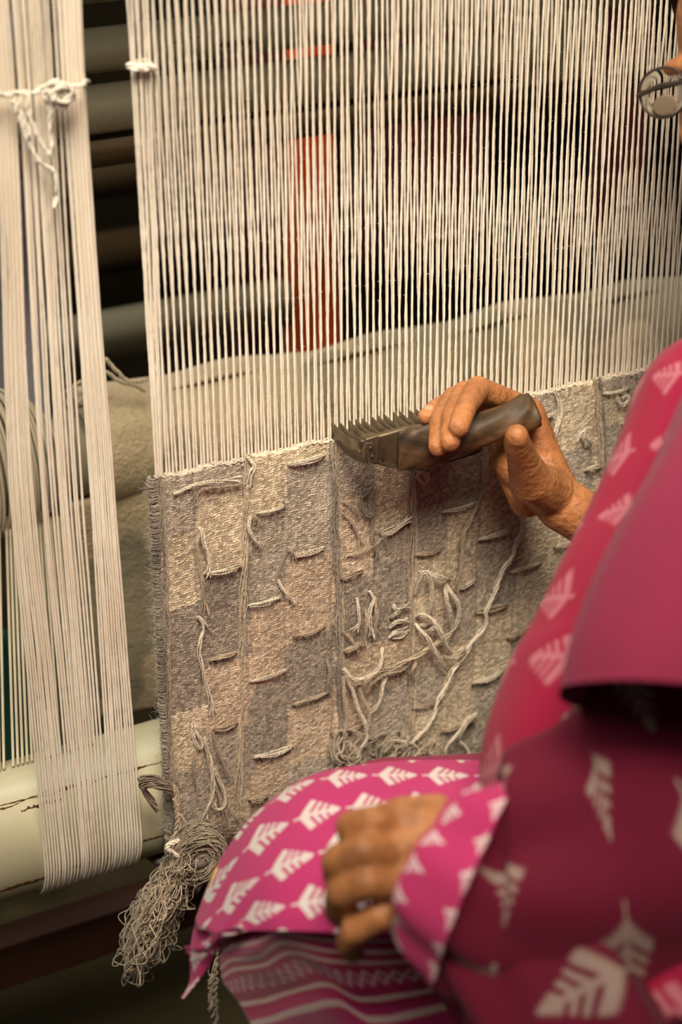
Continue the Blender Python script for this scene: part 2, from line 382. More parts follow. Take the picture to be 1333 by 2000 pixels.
# selvage group: several threads that spread a little towards the top
for k in range(6):
    o = link('warp_thread', fr[k % 5], warp, (XL+.0006+k*.0011, -.001+.0012*(k % 2), -.002)); o.rotation_euler = (.003*(k % 3), -.012+k*.0048, 0)
# small white tie round the selvage group
tie = thing('selvage_tie', 'small white knot tied round the left edge threads of the warp', 'tie', loc=tuple(P(275, 133, -.004)))
t0 = P(275, 133, -.004); mb = MB(); a = np.linspace(0, TAU, 40, endpoint=False)
for dz, rx in ((0, .0085), (.0022, .0088)):
    mb.tube(np.stack([.0008+rx*np.cos(a), .005+.0068*np.sin(a), dz+.0008*np.sin(a*2)], 1), .0014, 7, ref=(0, .1, 1), closed=True)
mb.build('loop', M_cord, tie); mb = MB()
yarn(mb, np.array([(-.008, -.003, 0), (-.004, -.006, .002), (0, -.004, -.001), (.004, -.006, .002), (.008, -.004, 0), (.011, -.003, .001)]), .0016, 2, 1, .01)
mb.build('knot', M_cord, tie)

# ================================================================ LEFT WARP BUNDLE
bund = thing('warp_bundle', 'bundle of cream warp threads at left, looped under the cream roller', 'warp', loc=(-.24, 0, .42))
RB = PR+.0022; ZT = PZ
def bundle_thread(pa, pb, pc, dy=0.0, back=False, seed=0):
    """pixel columns at y=100, 907 and 1600 on the plane of the roller's front"""
    rg = np.random.default_rng(seed); y0 = PY-RB-dy
    A = P(pa, 100, y0); B = P(pb, 907, y0); C_ = P(pc, 1560, y0)
    if back: A[1] = B[1] = C_[1] = y0
    top = A+(A-B)/(A[2]-B[2])*(1.45-A[2]); 
    zs = [top[2], A[2], B[2], (B[2]+ZT)/2, ZT+.002]; xs = [top[0]+(A[0]-top[0])*.0, A[0], B[0], (B[0]+C_[0])/2, C_[0]]
    # above the tie the threads spread slightly
    xs[0] = A[0]+(A[0]+.245)*.35
    pts = np.stack([xs, np.full(5, y0), zs], 1)
    c = resamp(cr(pts, 30), .006)
    if back:
        c[:, 1] += 2*(RB+dy); 
    else:
        a = np.linspace(0, math.pi, 26)[1:]
        arc = np.stack([np.full(len(a), c[-1, 0])+np.linspace(0, .001, len(a)), PY-(RB+dy)*np.cos(a), ZT-(RB+dy)*np.sin(a)], 1)
        c = np.vstack([c, arc])
    n = len(c); jit = np.interp(np.arange(n), np.arange(0, n+9, 9), rg.normal(0, .0002, len(np.arange(0, n+9, 9)))); c[:, 0] += jit
    mb = MB(); mb.tube(c-np.array([-.24, 0, .42]), 0.00103*(1+rg.normal(0, .07, n)), 6, ref=(1, .02, .01))
    return mb.build('warp_thread', M_warp, bund)
bands = [((-14, 22), (18, 60), (77, 130), 10), ((32, 44), (79, 86), (137, 151), 3), ((50, 54), (97, 103), (155, 160), 2), ((62, 78), (113, 126), (164, 181), 4),
         ((84, 93), (133, 142), (187, 194), 2), ((98, 110), (147, 156), (200, 208), 2), ((119, 162), (174, 219), (214, 272), 11)]
sd = 0
for (a, b, c, n) in bands:
    for k in range(n):
        f = k/(n-1); bundle_thread(a[0]+(a[1]-a[0])*f+random.uniform(-1, 1), b[0]+(b[1]-b[0])*f, c[0]+(c[1]-c[0])*f, dy=.0006*(k % 2), seed=sd); sd += 1
cord = thing('tie_cord', 'white cotton cord knotted across the left warp bundle', 'cord', loc=tuple(P(110, 185, -.005)))
c0 = P(110, 185, -.005)
def loc(pts, y): return [P(a, b, y if len(q) == 0 else q[0])-c0 for a, b, *q in pts]
mb = MB(); yarn(mb, loc([(-60, 178), (-20, 182), (20, 184), (60, 180), (90, 172), (125, 172), (150, 170), (164, 164), (170, 160, .01)], -.007), .0013, 2, 1.0, .022); mb.build('crossing_cord', M_cord, cord)
mb = MB()
yarn(mb, loc([(92, 168), (104, 160), (118, 165), (128, 178), (140, 190), (128, 206), (112, 208), (106, 196), (118, 184), (134, 176), (144, 184), (132, 198), (110, 202), (98, 186), (108, 172), (126, 168), (140, 172)], -.012), .0014, 2, 1.0, .022)
yarn(mb, loc([(88, 176), (100, 190), (116, 200), (132, 196), (142, 180), (128, 168), (108, 176), (100, 196)], -.016), .0013, 2, 1.0, .022)
mb.build('knot', M_cord, cord)
for pts in ([(26, 196), (30, 215), (42, 245), (58, 285), (70, 308), (88, 322), (102, 335), (112, 362), (110, 385), (98, 400)], [(55, 184), (55, 215), (64, 245), (80, 280), (92, 298), (100, 300), (99, 260), (95, 215), (92, 190)], [(36, 190), (34, 210), (48, 240), (56, 262)]):
    mb = MB(); yarn(mb, loc(pts, -.010), .0011, 2, .9, .024, fray=.003); mb.build('cord_end', M_cord, cord)

# ================================================================ THE RUG
XR = .46; RX0 = XL-.003
m = Mat('rug_wool', 1.0, .05, sheen=.35)
at_ = m.nt.nodes.new('ShaderNodeAttribute'); at_.attribute_name = 'wool'
f1 = m.noise(700, 3, stretch=(.6, 1, 1)); f2 = m.noise(90, 3)
c = m.mix(f1.gt(.5, .5)*.55, at_.outputs['Color'], (.93, .84, .72), 'SOFT_LIGHT'); c = m.mix((f2*-1+1).gt(.45, .4)*.28, c, (.55, .50, .46), 'MULTIPLY')
m.col(c); m.bump(f1, .0009); M_rug = m.m
rug = thing('rug', 'half-woven wool rug in grey and beige blocks on the loom', 'rug', loc=(0, 0, FELL))
dx, dz = .00100, .00078
arcR = PR+.010
L1 = FELL-PZ; Ltot = L1+arcR*2.2
xs = np.arange(RX0, XR, dx); ss = np.arange(0, Ltot, dz)
X, S = np.meshgrid(xs, ss)
Zf = FELL-S
sub = [(300, 1150), (352+38, 1150), (481, 1000), (557, 1150), (655, 1000), (730, 1100), (803, 1100), (868, 1100), (932, 1100), (1003, 1150), (1085, 950), (1168, 830), (1228, 760), (1292, 720), (1360, 700), (1430, 700), (1500, 700)]
subx = [xat(a, b, 0) for a, b in sub]; subx[0] = -9
B_, K_, G_, D_ = 0, 1, 2, 3    # beige, pinkish beige, grey, dark grey
blocks = [[(0, G_), (1045, B_), (1185, D_), (1385, B_), (1500, G_)],
          [(0, G_), (948, B_), (1118, D_), (1290, K_), (1418, G_), (1530, K_)],
          [(0, B_), (1000, G_), (1180, K_), (1330, D_), (1480, K_)],
          [(0, B_), (905, G_), (1083, K_), (1240, D_), (1372, K_), (1480, G_), (1560, K_)],
          [(0, G_), (965, K_), (1125, D_), (1265, K_), (1425, G_)],
          [(0, B_), (1030, G_), (1095, D_), (1245, K_), (1330, G_)],
          [(0, G_), (1078, B_), (1195, K_), (1300, G_), (1380, B_)],
          [(0, G_), (992, B_), (1145, G_), (1255, B_), (1420, G_)],
          [(0, B_), (1045, G_), (1188, B_), (1325, G_)],
          [(0, G_), (880, B_), (1105, B_), (1245, G_), (1350, B_)],
          [(0, B_), (870, G_), (1000, B_), (1120, G_), (1240, B_)],
          [(0, G_), (765, B_), (830, G_), (915, B_), (1100, G_)],
          [(0, G_), (800, B_), (930, G_)], [(0, B_), (850, G_)], [(0, G_), (800, B_)], [(0, B_), (780, G_)]]
EDGEJ = .0016*np.sin(np.floor(X/PITCHW)*91.7)
PAL = np.array([(.74, .62, .46), (.64, .50, .38), (.47, .41, .345), (.35, .305, .26)])
ci = np.clip(np.searchsorted(np.array(subx), X+.0016*np.sin(np.floor(Zf/.0047)*57.3), 'right')-1, 0, len(blocks)-1)
colr = np.zeros(X.shape+(3,)); tone = np.zeros(X.shape)
for c_, bl in enumerate(blocks):
    msk = ci == c_
    cx = (max(subx[c_], RX0)+(subx[c_+1] if c_+1 < len(subx) else XR))/2
    # z of a block edge: pixel row on this column
    zb = []
    for (py, kx) in bl:
        if py == 0: zb.append(9.0); continue
        r = np.array([cx, 0, 0]); lo, hi = .1, .78
        for _ in range(30):
            md = (lo+hi)/2; q = np.array([cx, 0, md])-CC; yy = 1000-FPX*(q@CU)/(q@CF)
            if yy > py: lo = md
            else: hi = md
        zb.append((lo+hi)/2)
    for zt, (py, kx) in zip(zb, bl):
        mm = msk & (Zf < zt+EDGEJ); colr[mm] = PAL[kx]
# weave grain: every warp thread a column of grains, neighbours offset by half
cp = PITCHW*1.0; gh = .00235
wx = X+.0005*np.sin(Zf*310+X*90)+.0003*np.sin(Zf*900)
cidx = np.floor(wx/cp); fx = wx/cp-cidx-.5
gz = (S*(1+.05*np.sin(cidx*3.7))+.0004*np.sin(X*500)+.0005*np.sin(X*120+3))/gh+.5*(cidx % 2)+fx*.45
gi = np.floor(gz); fz = gz-gi-.5
hsh = np.modf(np.sin(cidx*127.1+gi*311.7)*43758.5453)[0]; hsh = np.abs(hsh)
h2 = np.abs(np.modf(np.sin(cidx*269.5+gi*183.3)*24634.63)[0])
grain = np.clip(1-(fx*1.55)**2, 0, 1)**.45*np.clip(1-(fz*1.85)**2, 0, 1)**.5
colr = colr*(.26+.74*grain[..., None])*(.58+.84*hsh[..., None])  # gaps between grains darkened: recess shade put into the wool colour
colr *= (1+.10*np.sin(X*23+1)*np.sin(Zf*31)+.06*np.sin(X*71)*np.sin(Zf*57+2))[..., None]
pk = (h2 > .965)[..., None]; colr = np.where(pk & (grain[..., None] > .3), colr*1.45, colr)
colr = np.clip(colr, 0, 1)
rel = .0021*grain+.0006*(hsh-.5)*grain
rel += .0012*np.sin(X*31+2)*np.sin(S*21)+.0009*np.sin(X*77)*np.sin(S*43+1)
# the woven slits: narrow grooves beside the seams and at each block change
for gx, wdt, dp in [(xat(479, 1000, 0), .0022, .0035), (xat(652, 1000, 0), .003, .0040), (xat(801, 1100, 0), .0024, .0035), (xat(1166, 830, 0)-.002, .002, .003), (xat(316, 1000, 0), .0015, .002), (xat(937, 1000, 0), .002, .002), (xat(388, 1200, 0), .0016, .0018), (xat(557, 1250, 0), .0016, .0016), (xat(731, 1150, 0), .0020, .0022), (xat(868, 1200, 0), .0016, .0015), (xat(1004, 1200, 0), .0016, .0015)]:
    rel -= dp*np.exp(-((X-gx+.0005*np.sin(S*90))/wdt)**2)
edge = np.clip((X-RX0)/.006, 0, 1); rel -= .004*(1-edge)**2
topw = np.clip(S/.0015, 0, 1)
a = np.clip((S-L1)/arcR, 0, 2.2)
fy = np.where(S < L1, 0.0, PY-arcR*np.cos(a)-(PY-arcR)); fz_ = np.where(S < L1, FELL-S, PZ-arcR*np.sin(a))
bulge = -(PR+.010-PY)*np.clip((S-.22)/.13, 0, 1)**2*(3-2*np.clip((S-.22)/.13, 0, 1))
base_y = -bulge*0+np.where(True, (PY-arcR)*np.clip((S-.15)/(L1-.15), 0, 1)**2, 0)
ny = np.where(S < L1, -1.0, -np.cos(a)); nz = np.where(S < L1, 0, -np.sin(a))
fell_wave = .0009*np.sin(X*140)+.0007*np.sin(X*611+1)+.0007*np.abs(np.sin(math.pi*X/PITCHW))
thick = .0012
V = np.stack([X, fy+base_y+ny*(rel+thick)*topw, fz_+nz*(rel+thick)+fell_wave*np.clip(1-S/.01, 0, 1)], -1)
V[..., 0] += (.0010*np.sin(S*260)+.0008*np.sin(S*611))*(1-edge)
V -= np.array([0, 0, FELL])
body = MB().grid(V, uv=np.stack([X, S], -1)); me = body.mesh('woven_field', M_rug)
ca = me.color_attributes.new('wool', 'FLOAT_COLOR', 'POINT'); rgba = np.concatenate([colr, np.ones(X.shape+(1,))], -1).reshape(-1, 4).astype(np.float32)
ca.data.foreach_set('color', rgba.ravel()); link('woven_field', me, rug)
# back face of the rug and its two selvages, plus the wrapped edge threads
mb = MB(); n = 160; ssb = np.linspace(0, Ltot, n); ab = np.clip((ssb-L1)/arcR, 0, 2.2)
def rugpt(s, off):
    a_ = max(0, (s-L1)/arcR)
    if s < L1: return (PY-arcR)*max(0, (s-.15)/(L1-.15))**2+off, FELL-s
    return PY-(arcR-off)*math.cos(a_), PZ-(arcR-off)*math.sin(a_)
rows = []
for s_ in ssb:
    y1, z1 = rugpt(s_, -.0005); y2, z2 = rugpt(s_, .005)
    rows.append([(RX0-.0003, y1, z1), (RX0-.0025, (y1+y2)/2, (z1+z2)/2), (RX0, y2, z2), (XR, y2, z2)])
mb.grid(np.array(rows)-np.array([0, 0, FELL])); mb.build('rug_back', felt_mat('rug_side_wool', [(.4, (.30, .25, .18)), (.6, (.19, .16, .12))], 40), rug)
mb = MB(); k = 0                                            # selvage wraps: a grain of weft at every shot
for s_ in np.arange(.001, L1+.03, .0019):
    y1, z1 = rugpt(s_, -.0018); y2, z2 = rugpt(s_, .0052)
    r0 = random.uniform(.0009, .0016); z1 += random.uniform(-.0008, .0008); z2 += random.uniform(-.001, .001)
    p = [(RX0+.004, y1-.0002, z1+.0006), (RX0-.0005, y1-.0004, z1), (RX0-.0028, (y1+y2)/2, (z1+z2)/2), (RX0-.0004, y2, z2)]
    mb.tube(cr(np.array(p)-np.array([0, 0, FELL])+np.array([random.uniform(-.0008, .0008), 0, 0]), 4), r0*.8, 5, ref=(0, .1, 1))
tag(mb.build('selvage', M_grey, rug), kind='stuff')
# beaten edge (fell): pale weft bumping between the warps
mb = MB(); xx = np.arange(RX0+.002, XR, .0006)
for q, (yo, zo, rr_) in enumerate(((-.0022, -.0008, .0006), (.0010, -.0002, .0008))):
    z_ = zo+.0007*np.sin(xx/PITCHW*math.pi+q*1.6)+.0009*np.sin(xx*140)+.0006*np.sin(xx*430+q)
    mb.tube(np.stack([xx, yo+.0006*np.cos(xx/PITCHW*math.pi+q), z_], 1), rr_, 5)
mb.build('fell_edge', M_light, rug)

def rp(px, py, off=.003):                                   # a point lying on the rug face
    q = P(px, py, 0.0)
    for _ in range(3):
        s_ = FELL-q[2]; y1, z1 = rugpt(min(max(s_, 0), L1), 0); q = P(px, py, y1-.0030-off)
    return q-np.array([0, 0, FELL])
FUZZ = []
def rug_yarn(name, pts, mat, r=.0007, strands=3, off=.002, lift=0, **kw):
    mb = MB(); n = len(pts); P3 = []
    for i, q in enumerate(pts):
        o_ = off+(lift*math.sin(math.pi*i/(n-1)) if n > 1 else 0)+(q[2] if len(q) > 2 else 0)
        P3.append(rp(q[0], q[1], o_))
    FUZZ.extend(resamp(cr(P3, 6), .0025)); yarn(mb, P3, r, strands, **kw); return mb.build(name, mat, rug)
# vertical seam cords of twisted wool
def vseam(pts, mat, r, strands, pitch=.012):
    q = resamp(cr([(a, b, 0) for a, b in pts], 8), 26); out = []
    for i, (a, b, _) in enumerate(q): out.append((a+random.uniform(-1.6, 1.6), b))
    return rug_yarn('seam_cord', out, mat, r*.62, strands+4, off=-.0001, pitch=pitch*9, spread=2.3, wob=.0010, sides=4)
vseam([(311, 930), (318, 1100), (323, 1290), (330, 1450), (336, 1620)], M_grey, .0010, 4)
vseam([(318, 938), (324, 1100), (330, 1300), (336, 1500), (345, 1640)], M_mid, .0007, 3)
vseam([(484, 889), (480, 1000), (474, 1150), (470, 1300), (467, 1450), (463, 1600)], M_mid, .0013, 4, .016)
vseam([(490, 905), (484, 1050), (478, 1200), (475, 1400), (470, 1580)], M_light, .0005, 2, .02)
vseam([(649, 862), (655, 1000), (660, 1150), (664, 1320), (668, 1500)], M_grey, .0013, 4, .03)
vseam([(657, 862), (663, 1000), (667, 1150), (670, 1320), (673, 1500)], M_mid, .0008, 3, .03)
vseam([(803, 925), (804, 1050), (803, 1200), (804, 1350), (806, 1470)], M_mid, .0013, 4, .018)
vseam([(811, 930), (812, 1080), (809, 1220), (811, 1400)], M_light, .0006, 2, .02)
vseam([(1163, 738), (1170, 800), (1173, 870), (1177, 930)], M_mid, .0012, 3, .03)
vseam([(1172, 738), (1178, 800), (1182, 870), (1185, 930)], M_grey, .0009, 3, .03)
vseam([(1287, 700), (1291, 730), (1293, 770)], M_light, .0012, 3, .02)
vseam([(1080, 760), (1088, 775), (1095, 800), (1086, 830), (1078, 860)], M_light, .0012, 3, .02)
# weft tails floating at the block changes
tails = [(565, 908, 632, 889, 'l'), (505, 1003, 554, 990, 'l'), (577, 1087, 634, 1069, 'l'), (404, 1121, 468, 1106, 'l'), (487, 1183, 546, 1167, 'l'), (575, 1243, 632, 1224, 'm'),
         (410, 1289, 459, 1275, 'm'), (492, 1331, 561, 1307, 'l'), (575, 1376, 641, 1352, 'm'), (498, 1478, 570, 1458, 'l'), (418, 1425, 463, 1411, 'm'), (665, 1131, 708, 1114, 'm'),
         (816, 918, 862, 896, 'l'), (866, 1000, 930, 981, 'l'), (812, 1084, 862, 1071, 'm'), (938, 1053, 996, 1036, 'l'), (893, 1150, 927, 1135, 'l'), (1000, 1117, 1056, 1099, 'l'),
         (930, 1196, 988, 1182, 'm'), (925, 1334, 982, 1312, 'l'), (993, 1246, 1034, 1229, 'm'), (866, 1428, 920, 1404, 'm'), (1179, 769, 1227, 757, 'l'), (1216, 827, 1250, 813, 'l'),
         (1146, 917, 1172, 909, 'l'), (650, 1431, 708, 1417, 'm'), (807, 1384, 852, 1370, 'm'), (672, 1272, 703, 1258, 'm'), (765, 1246, 798, 1232, 'l'), (762, 1206, 790, 1182, 'm'),
         (744, 1042, 800, 1016, 'l'), (1055, 817, 1075, 812, 'l'), (1085, 1068, 1125, 1055, 'l'), (488, 1562, 520, 1556, 'm'), (818, 1222, 854, 1211, 'l'), (1005, 1320, 1040, 1303, 'm')]
for k, (a, b, c_, d_, t) in enumerate(tails):
    md = ((a+c_)/2+random.uniform(-3, 3), (b+d_)/2+random.uniform(1, 5))
    fat = 1.0 if k % 3 else 1.35
    rug_yarn('weft_tail', [(a-3, b+1, -.003), (a+4, b-1), md, (c_-4, d_+2), (c_+3, d_, -.003)], {'l': M_light, 'm': M_mid}[t], .00040*fat, 8, off=.0018, lift=.0018, spread=3.0, pitch=.30, wob=.0006, belly=.65, sides=4)
# loose ends and squiggles on the face
sq = [([(340, 965), (368, 952), (395, 944), (430, 940), (472, 934)], 'l', 4, .0008), ([(470, 946), (440, 950), (400, 955), (385, 965), (381, 980)], 'm', 3, .0006),
      ([(388, 1030), (394, 1038), (398, 1062), (406, 1082), (408, 1110), (403, 1125)], 'l', 4, .0009), ([(391, 1040), (386, 1060), (392, 1110), (396, 1160), (402, 1200)], 'm', 3, .0008),
      ([(386, 1204), (394, 1212), (398, 1232), (391, 1252), (389, 1280), (397, 1310), (401, 1330), (412, 1372), (413, 1395)], 'l', 4, .0009), ([(394, 1208), (404, 1222), (413, 1236)], 'l', 2, .0005),
      ([(378, 1418), (386, 1436), (395, 1452), (392, 1462), (382, 1450), (378, 1430), (384, 1415)], 'l', 3, .0008), ([(400, 1440), (403, 1460), (412, 1490), (416, 1530), (414, 1560), (404, 1585), (397, 1612)], 'l', 4, .0009),
      ([(418, 1500), (428, 1524), (438, 1546), (440, 1568), (432, 1580), (420, 1578), (416, 1560)], 'l', 3, .0008), ([(416, 1430), (424, 1462), (436, 1490), (444, 1515)], 'm', 2, .0006),
      ([(383, 1460), (378, 1490), (380, 1520), (386, 1545)], 'm', 2, .0005), ([(405, 1470), (410, 1500), (420, 1535), (430, 1560), (438, 1590), (442, 1612)], 'm', 3, .0008),
      ([(484, 893), (492, 903), (497, 912), (490, 925), (487, 950)], 'l', 4, .0009), ([(489, 1008), (486, 1030), (495, 1052), (512, 1068)], 'l', 2, .0008), ([(492, 1006), (500, 1010), (506, 1022)], 'm', 4, .0006),
      ([(560, 1068), (554, 1085), (549, 1105), (545, 1122)], 'g', 4, .0007), ([(562, 1068), (570, 1078), (576, 1092)], 'm', 4, .0006), ([(544, 1132), (552, 1150), (564, 1165), (576, 1174)], 'l', 4, .0007),
      ([(712, 955), (722, 975), (728, 998), (722, 1008), (708, 995), (706, 975), (714, 958)], 'g', 4, .0009), ([(722, 985), (728, 1020), (728, 1050), (734, 1068), (736, 1090)], 'g', 4, .0010),
      ([(668, 978), (690, 990), (704, 1008)], 'm', 2, .0006), ([(668, 1002), (688, 1020), (700, 1045), (702, 1065)], 'm', 2, .0008), ([(748, 1045), (770, 1036), (795, 1018), (800, 1012)], 'l', 5, .0009),
      ([(680, 1085), (710, 1078), (740, 1058), (762, 1038)], 'm', 2, .0006), ([(740, 1035), (750, 1050), (760, 1075)], 'm', 3, .0005),
      ([(638, 1288), (645, 1310), (642, 1330), (640, 1352)], 'g', 3, .0008), ([(697, 1168), (700, 1190), (702, 1215), (694, 1232)], 'l', 3, .0008), ([(722, 1155), (730, 1170), (724, 1190), (723, 1215), (728, 1245)], 'l', 4, .0010),
      ([(732, 1165), (736, 1200), (732, 1240)], 'm', 3, .0009), ([(714, 1190), (716, 1220), (712, 1260)], 'm', 3, .0007),
      ([(668, 1232), (685, 1248), (695, 1265), (704, 1276)], 'm', 2, .0007), ([(1207, 775), (1213, 790), (1222, 788), (1230, 779), (1224, 772), (1214, 776)], 'l', 2, .0008),
      ([(1128, 862), (1134, 848), (1141, 842), (1140, 856), (1146, 868)], 'l', 4, .0008), ([(1142, 845), (1150, 860), (1158, 872)], 'm', 3, .0006), ([(1060, 818), (1072, 812), (1082, 812)], 'l', 4, .0008),
      ([(815, 926), (830, 922), (838, 935), (830, 945), (816, 932), (822, 922), (835, 930)], 'l', 4, .0008), ([(815, 920), (840, 912), (866, 902), (880, 893)], 'l', 3, .0007),
      ([(769, 1180), (775, 1190), (800, 1182)], 'l', 3, .0008), ([(765, 1206), (775, 1196), (792, 1184)], 'l', 2, .0008), ([(762, 1226), (775, 1214), (798, 1212)], 'l', 3, .0010), ([(760, 1246), (772, 1236), (796, 1230)], 'l', 3, .0009)]
for pts, t, ns, r in sq:
    rug_yarn('loose_end', pts, {'l': M_light, 'm': M_mid, 'g': M_grey}[t], r*.62, ns+2, off=.003, lift=.002, spread=2.1, pitch=.08, wob=.0007, fray=.004, sides=4, belly=.3)
# thick pale loops standing off the face
loops = [([(812, 1160), (818, 1135), (828, 1117), (838, 1124), (844, 1145), (842, 1180), (838, 1200)], 'l', 5, .0010), ([(835, 1115), (852, 1124), (872, 1130), (880, 1135)], 'l', 3, .0009),
         ([(868, 1134), (880, 1155), (894, 1175), (896, 1200), (886, 1232)], 'l', 5, .0010), ([(870, 1136), (872, 1170), (880, 1200), (884, 1235)], 'l', 4, .0009), ([(814, 1204), (826, 1200), (845, 1212), (862, 1238), (872, 1262), (882, 1276)], 'l', 4, .0011),
         ([(812, 1218), (822, 1232), (836, 1248), (852, 1275), (868, 1302), (874, 1312)], 'l', 4, .0010), ([(866, 1282), (885, 1284), (905, 1274), (918, 1262)], 'm', 3, .0010), ([(830, 1236), (845, 1228), (858, 1222)], 'l', 3, .0008)]
for pts, t, ns, r in loops: rug_yarn('yarn_loop', pts, {'l': M_light, 'm': M_mid}[t], r*.55, ns+4, off=.004, lift=.009, spread=2.6, pitch=.10, wob=.0006, sides=4, belly=.5)
# long weft ends that trail down the face
longs = [([(948, 888), (946, 925), (943, 955), (934, 985), (922, 1012), (906, 1045), (903, 1075), (900, 1110), (894, 1140), (893, 1162)], 'm', 4, .0010),
         ([(893, 1162), (897, 1185), (895, 1210), (885, 1232), (862, 1250), (840, 1265), (812, 1283), (790, 1292), (768, 1306), (748, 1312), (728, 1328)], 'm', 4, .0011),
         ([(1026, 1005), (1022, 1030), (1008, 1065), (1003, 1085), (985, 1110), (972, 1140), (962, 1170), (950, 1195), (950, 1215), (940, 1235), (925, 1250), (905, 1285), (885, 1310), (872, 1340), (858, 1365), (848, 1395), (830, 1425), (808, 1448), (798, 1470)], 'l', 4, .0012),
         ([(672, 1306), (685, 1322), (700, 1328), (720, 1322), (738, 1308), (746, 1288), (748, 1265)], 'l', 5, .0010), ([(672, 1312), (690, 1335), (712, 1330), (745, 1310), (780, 1300), (804, 1288)], 'm', 3, .0009),
         ([(718, 1352), (728, 1334), (750, 1318), (780, 1310), (800, 1298)], 'm', 3, .0009), ([(758, 1316), (748, 1340), (742, 1370), (726, 1392)], 'l', 2, .0010), ([(806, 1290), (812, 1296), (806, 1310), (810, 1332)], 'm', 2, .0010),
         ([(676, 1318), (690, 1350), (700, 1385), (712, 1410), (716, 1440), (704, 1470), (692, 1500)], 'l', 5, .0010), ([(700, 1335), (708, 1365), (722, 1395), (718, 1425), (712, 1460), (712, 1495)], 'm', 4, .0010),
         ([(672, 1320), (672, 1360), (678, 1400), (672, 1440), (680, 1480)], 'm', 3, .0008), ([(932, 1393), (912, 1405), (900, 1425), (884, 1445), (872, 1462), (872, 1478), (884, 1490), (906, 1492), (916, 1480), (914, 1462), (898, 1447)], 'l', 3, .0008),
         ([(930, 1396), (914, 1412), (902, 1432), (892, 1447)], 'm', 3, .0008), ([(735, 1462), (752, 1452), (775, 1448), (800, 1450), (815, 1462), (822, 1485), (835, 1498)], 'l', 4, .0009)]
for k, (pts, t, ns, r) in enumerate(longs): rug_yarn('trailing_yarn', pts, {'l': M_light, 'm': M_mid}[t], r*.55, ns+3, off=.006, lift=.004, spread=2.1, pitch=.05, wob=.0007, sides=4)
# stray fibres over the whole face
mb = MB(); rg = np.random.default_rng(5)
for _ in range(12500):
    if rg.random() < .16: x = RX0-rg.uniform(0, .002); s_ = rg.uniform(0, L1)
    else: x = rg.uniform(RX0, .35); s_ = rg.uniform(0, L1)
    y1, z1 = rugpt(s_, 0); p0 = np.array([x, y1-.0020+(.004*rg.random() if x < RX0 else 0), z1-FELL])
    if _ > 7500: p0 = FUZZ[rg.integers(len(FUZZ))]+rg.normal(0, .0008, 3); x = 0
    d = rg.normal(0, 1, 3); d[1] = -abs(d[1])*.5; 
    if x < RX0: d[0] = -abs(d[0])*1.6
    d = d/np.linalg.norm(d)*rg.uniform(.0025, .0085); g = np.cross(d, rg.normal(0, 1, 3))*rg.uniform(.2, .9)
    t = np.linspace(0, 1, 5)[:, None]; mb.tube(p0+d*t+g*t*t, .00008, 3, caps=False)
tag(mb.build('stray_fibres', M_light, rug), kind='stuff')

# ================================================================ YARN TANGLES
def curl_strand(rg, a, b, amp, n=9, r=.0008):
    t = np.linspace(0, 1, n)[:, None]; p = np.array(a)*(1-t)+np.array(b)*t
    w = rg.normal(0, 1, (n, 3)); w[0] *= .1; return p+w*np.array([amp, amp*.6, amp])
tg = thing('yarn_tangle', 'tangle of grey yarn ends between the rug foot and the pink lap', 'yarn', loc=tuple(P(740, 1480, -.01)))
o0 = P(740, 1480, -.01)
for mat, ns, sd in ((M_skein, 34, 1), (M_mid, 16, 2), (M_grey, 16, 3)):
    mb = MB(); rg = np.random.default_rng(sd)
    for _ in range(ns):
        px = rg.uniform(672, 850); py = rg.uniform(1445, 1520)+max(0, (px-780))*.12
        c_ = P(px, py, -.012+rg.uniform(-.012, .006))-o0; n = 8
        ang = rg.uniform(0, TAU)+np.linspace(0, rg.uniform(2.5, 7), n); R_ = rg.uniform(.006, .017)
        q = c_+np.stack([R_*np.cos(ang), .3*R_*np.sin(ang*1.3), R_*.8*np.sin(ang)], 1)+rg.normal(0, .0015, (n, 3))+np.linspace(0, 1, n)[:, None]*np.array([rg.normal(0, .010), 0, -.012])
        yarn(mb, q, .00055, 3, 1.3, .02, rng=rg, sides=4)
    tag(mb.build('tangled_strands', mat, tg), kind='stuff')
# wound yarn butterfly at the rug's foot
def butterfly(name, label, cx, cy, yy, rx, rz, ry, n, seed, tilt=0.0, mat=M_skein):
    c_ = P(cx, cy, yy); root = thing(name, label, 'yarn', loc=tuple(c_)); rg = np.random.default_rng(seed); mb = MB()
    for k in range(n):
        a = np.linspace(0, TAU, 34, endpoint=False); sh = (k/(n-1)-.5)*1.5; s_ = rg.uniform(.30, 1.04)**.7; tl = tilt+rg.normal(0, .30)
        X_ = rx*s_*np.cos(a)*math.cos(sh*.8); Z_ = rz*s_*np.sin(a); Y_ = ry*(math.sin(sh)+.25*np.cos(a*2+k))
        X2 = X_+rx*.35*sh; q = np.stack([X2*math.cos(tl)-Z_*math.sin(tl), Y_*1.0-ry*.3*(1-abs(sh)), X2*math.sin(tl)+Z_*math.cos(tl)], 1)
        q += rg.normal(0, .0004, q.shape); mb.tube(q, .00058*rg.uniform(.85, 1.15), 4, ref=(.1, 1, .05), closed=True, u0=rg.random())
    tag(mb.build('wound_strands', mat, root), kind='stuff')
    MB().ball((0, 0, 0), (rx*.72, ry*.9, rz*.72), 16, 12).build('core', M_grey, root)
    return root, c_
b1, c1 = butterfly('yarn_butterfly', 'round ball of wound grey and beige yarn hanging at the rug corner', 383, 1662, -.035, .026, .021, .020, 130, 11, .25)
for pts in ([(345, 1570), (348, 1600), (356, 1630), (372, 1640)], [(340, 1560), (346, 1600), (340, 1632), (330, 1650)], [(352, 1590), (362, 1612), (366, 1634)]):
    mb = MB(); yarn(mb, [P(a, b, -.018)-c1 for a, b in pts], .0008, 3, 1.3, .012); mb.build('holding_strand', M_mid, b1)
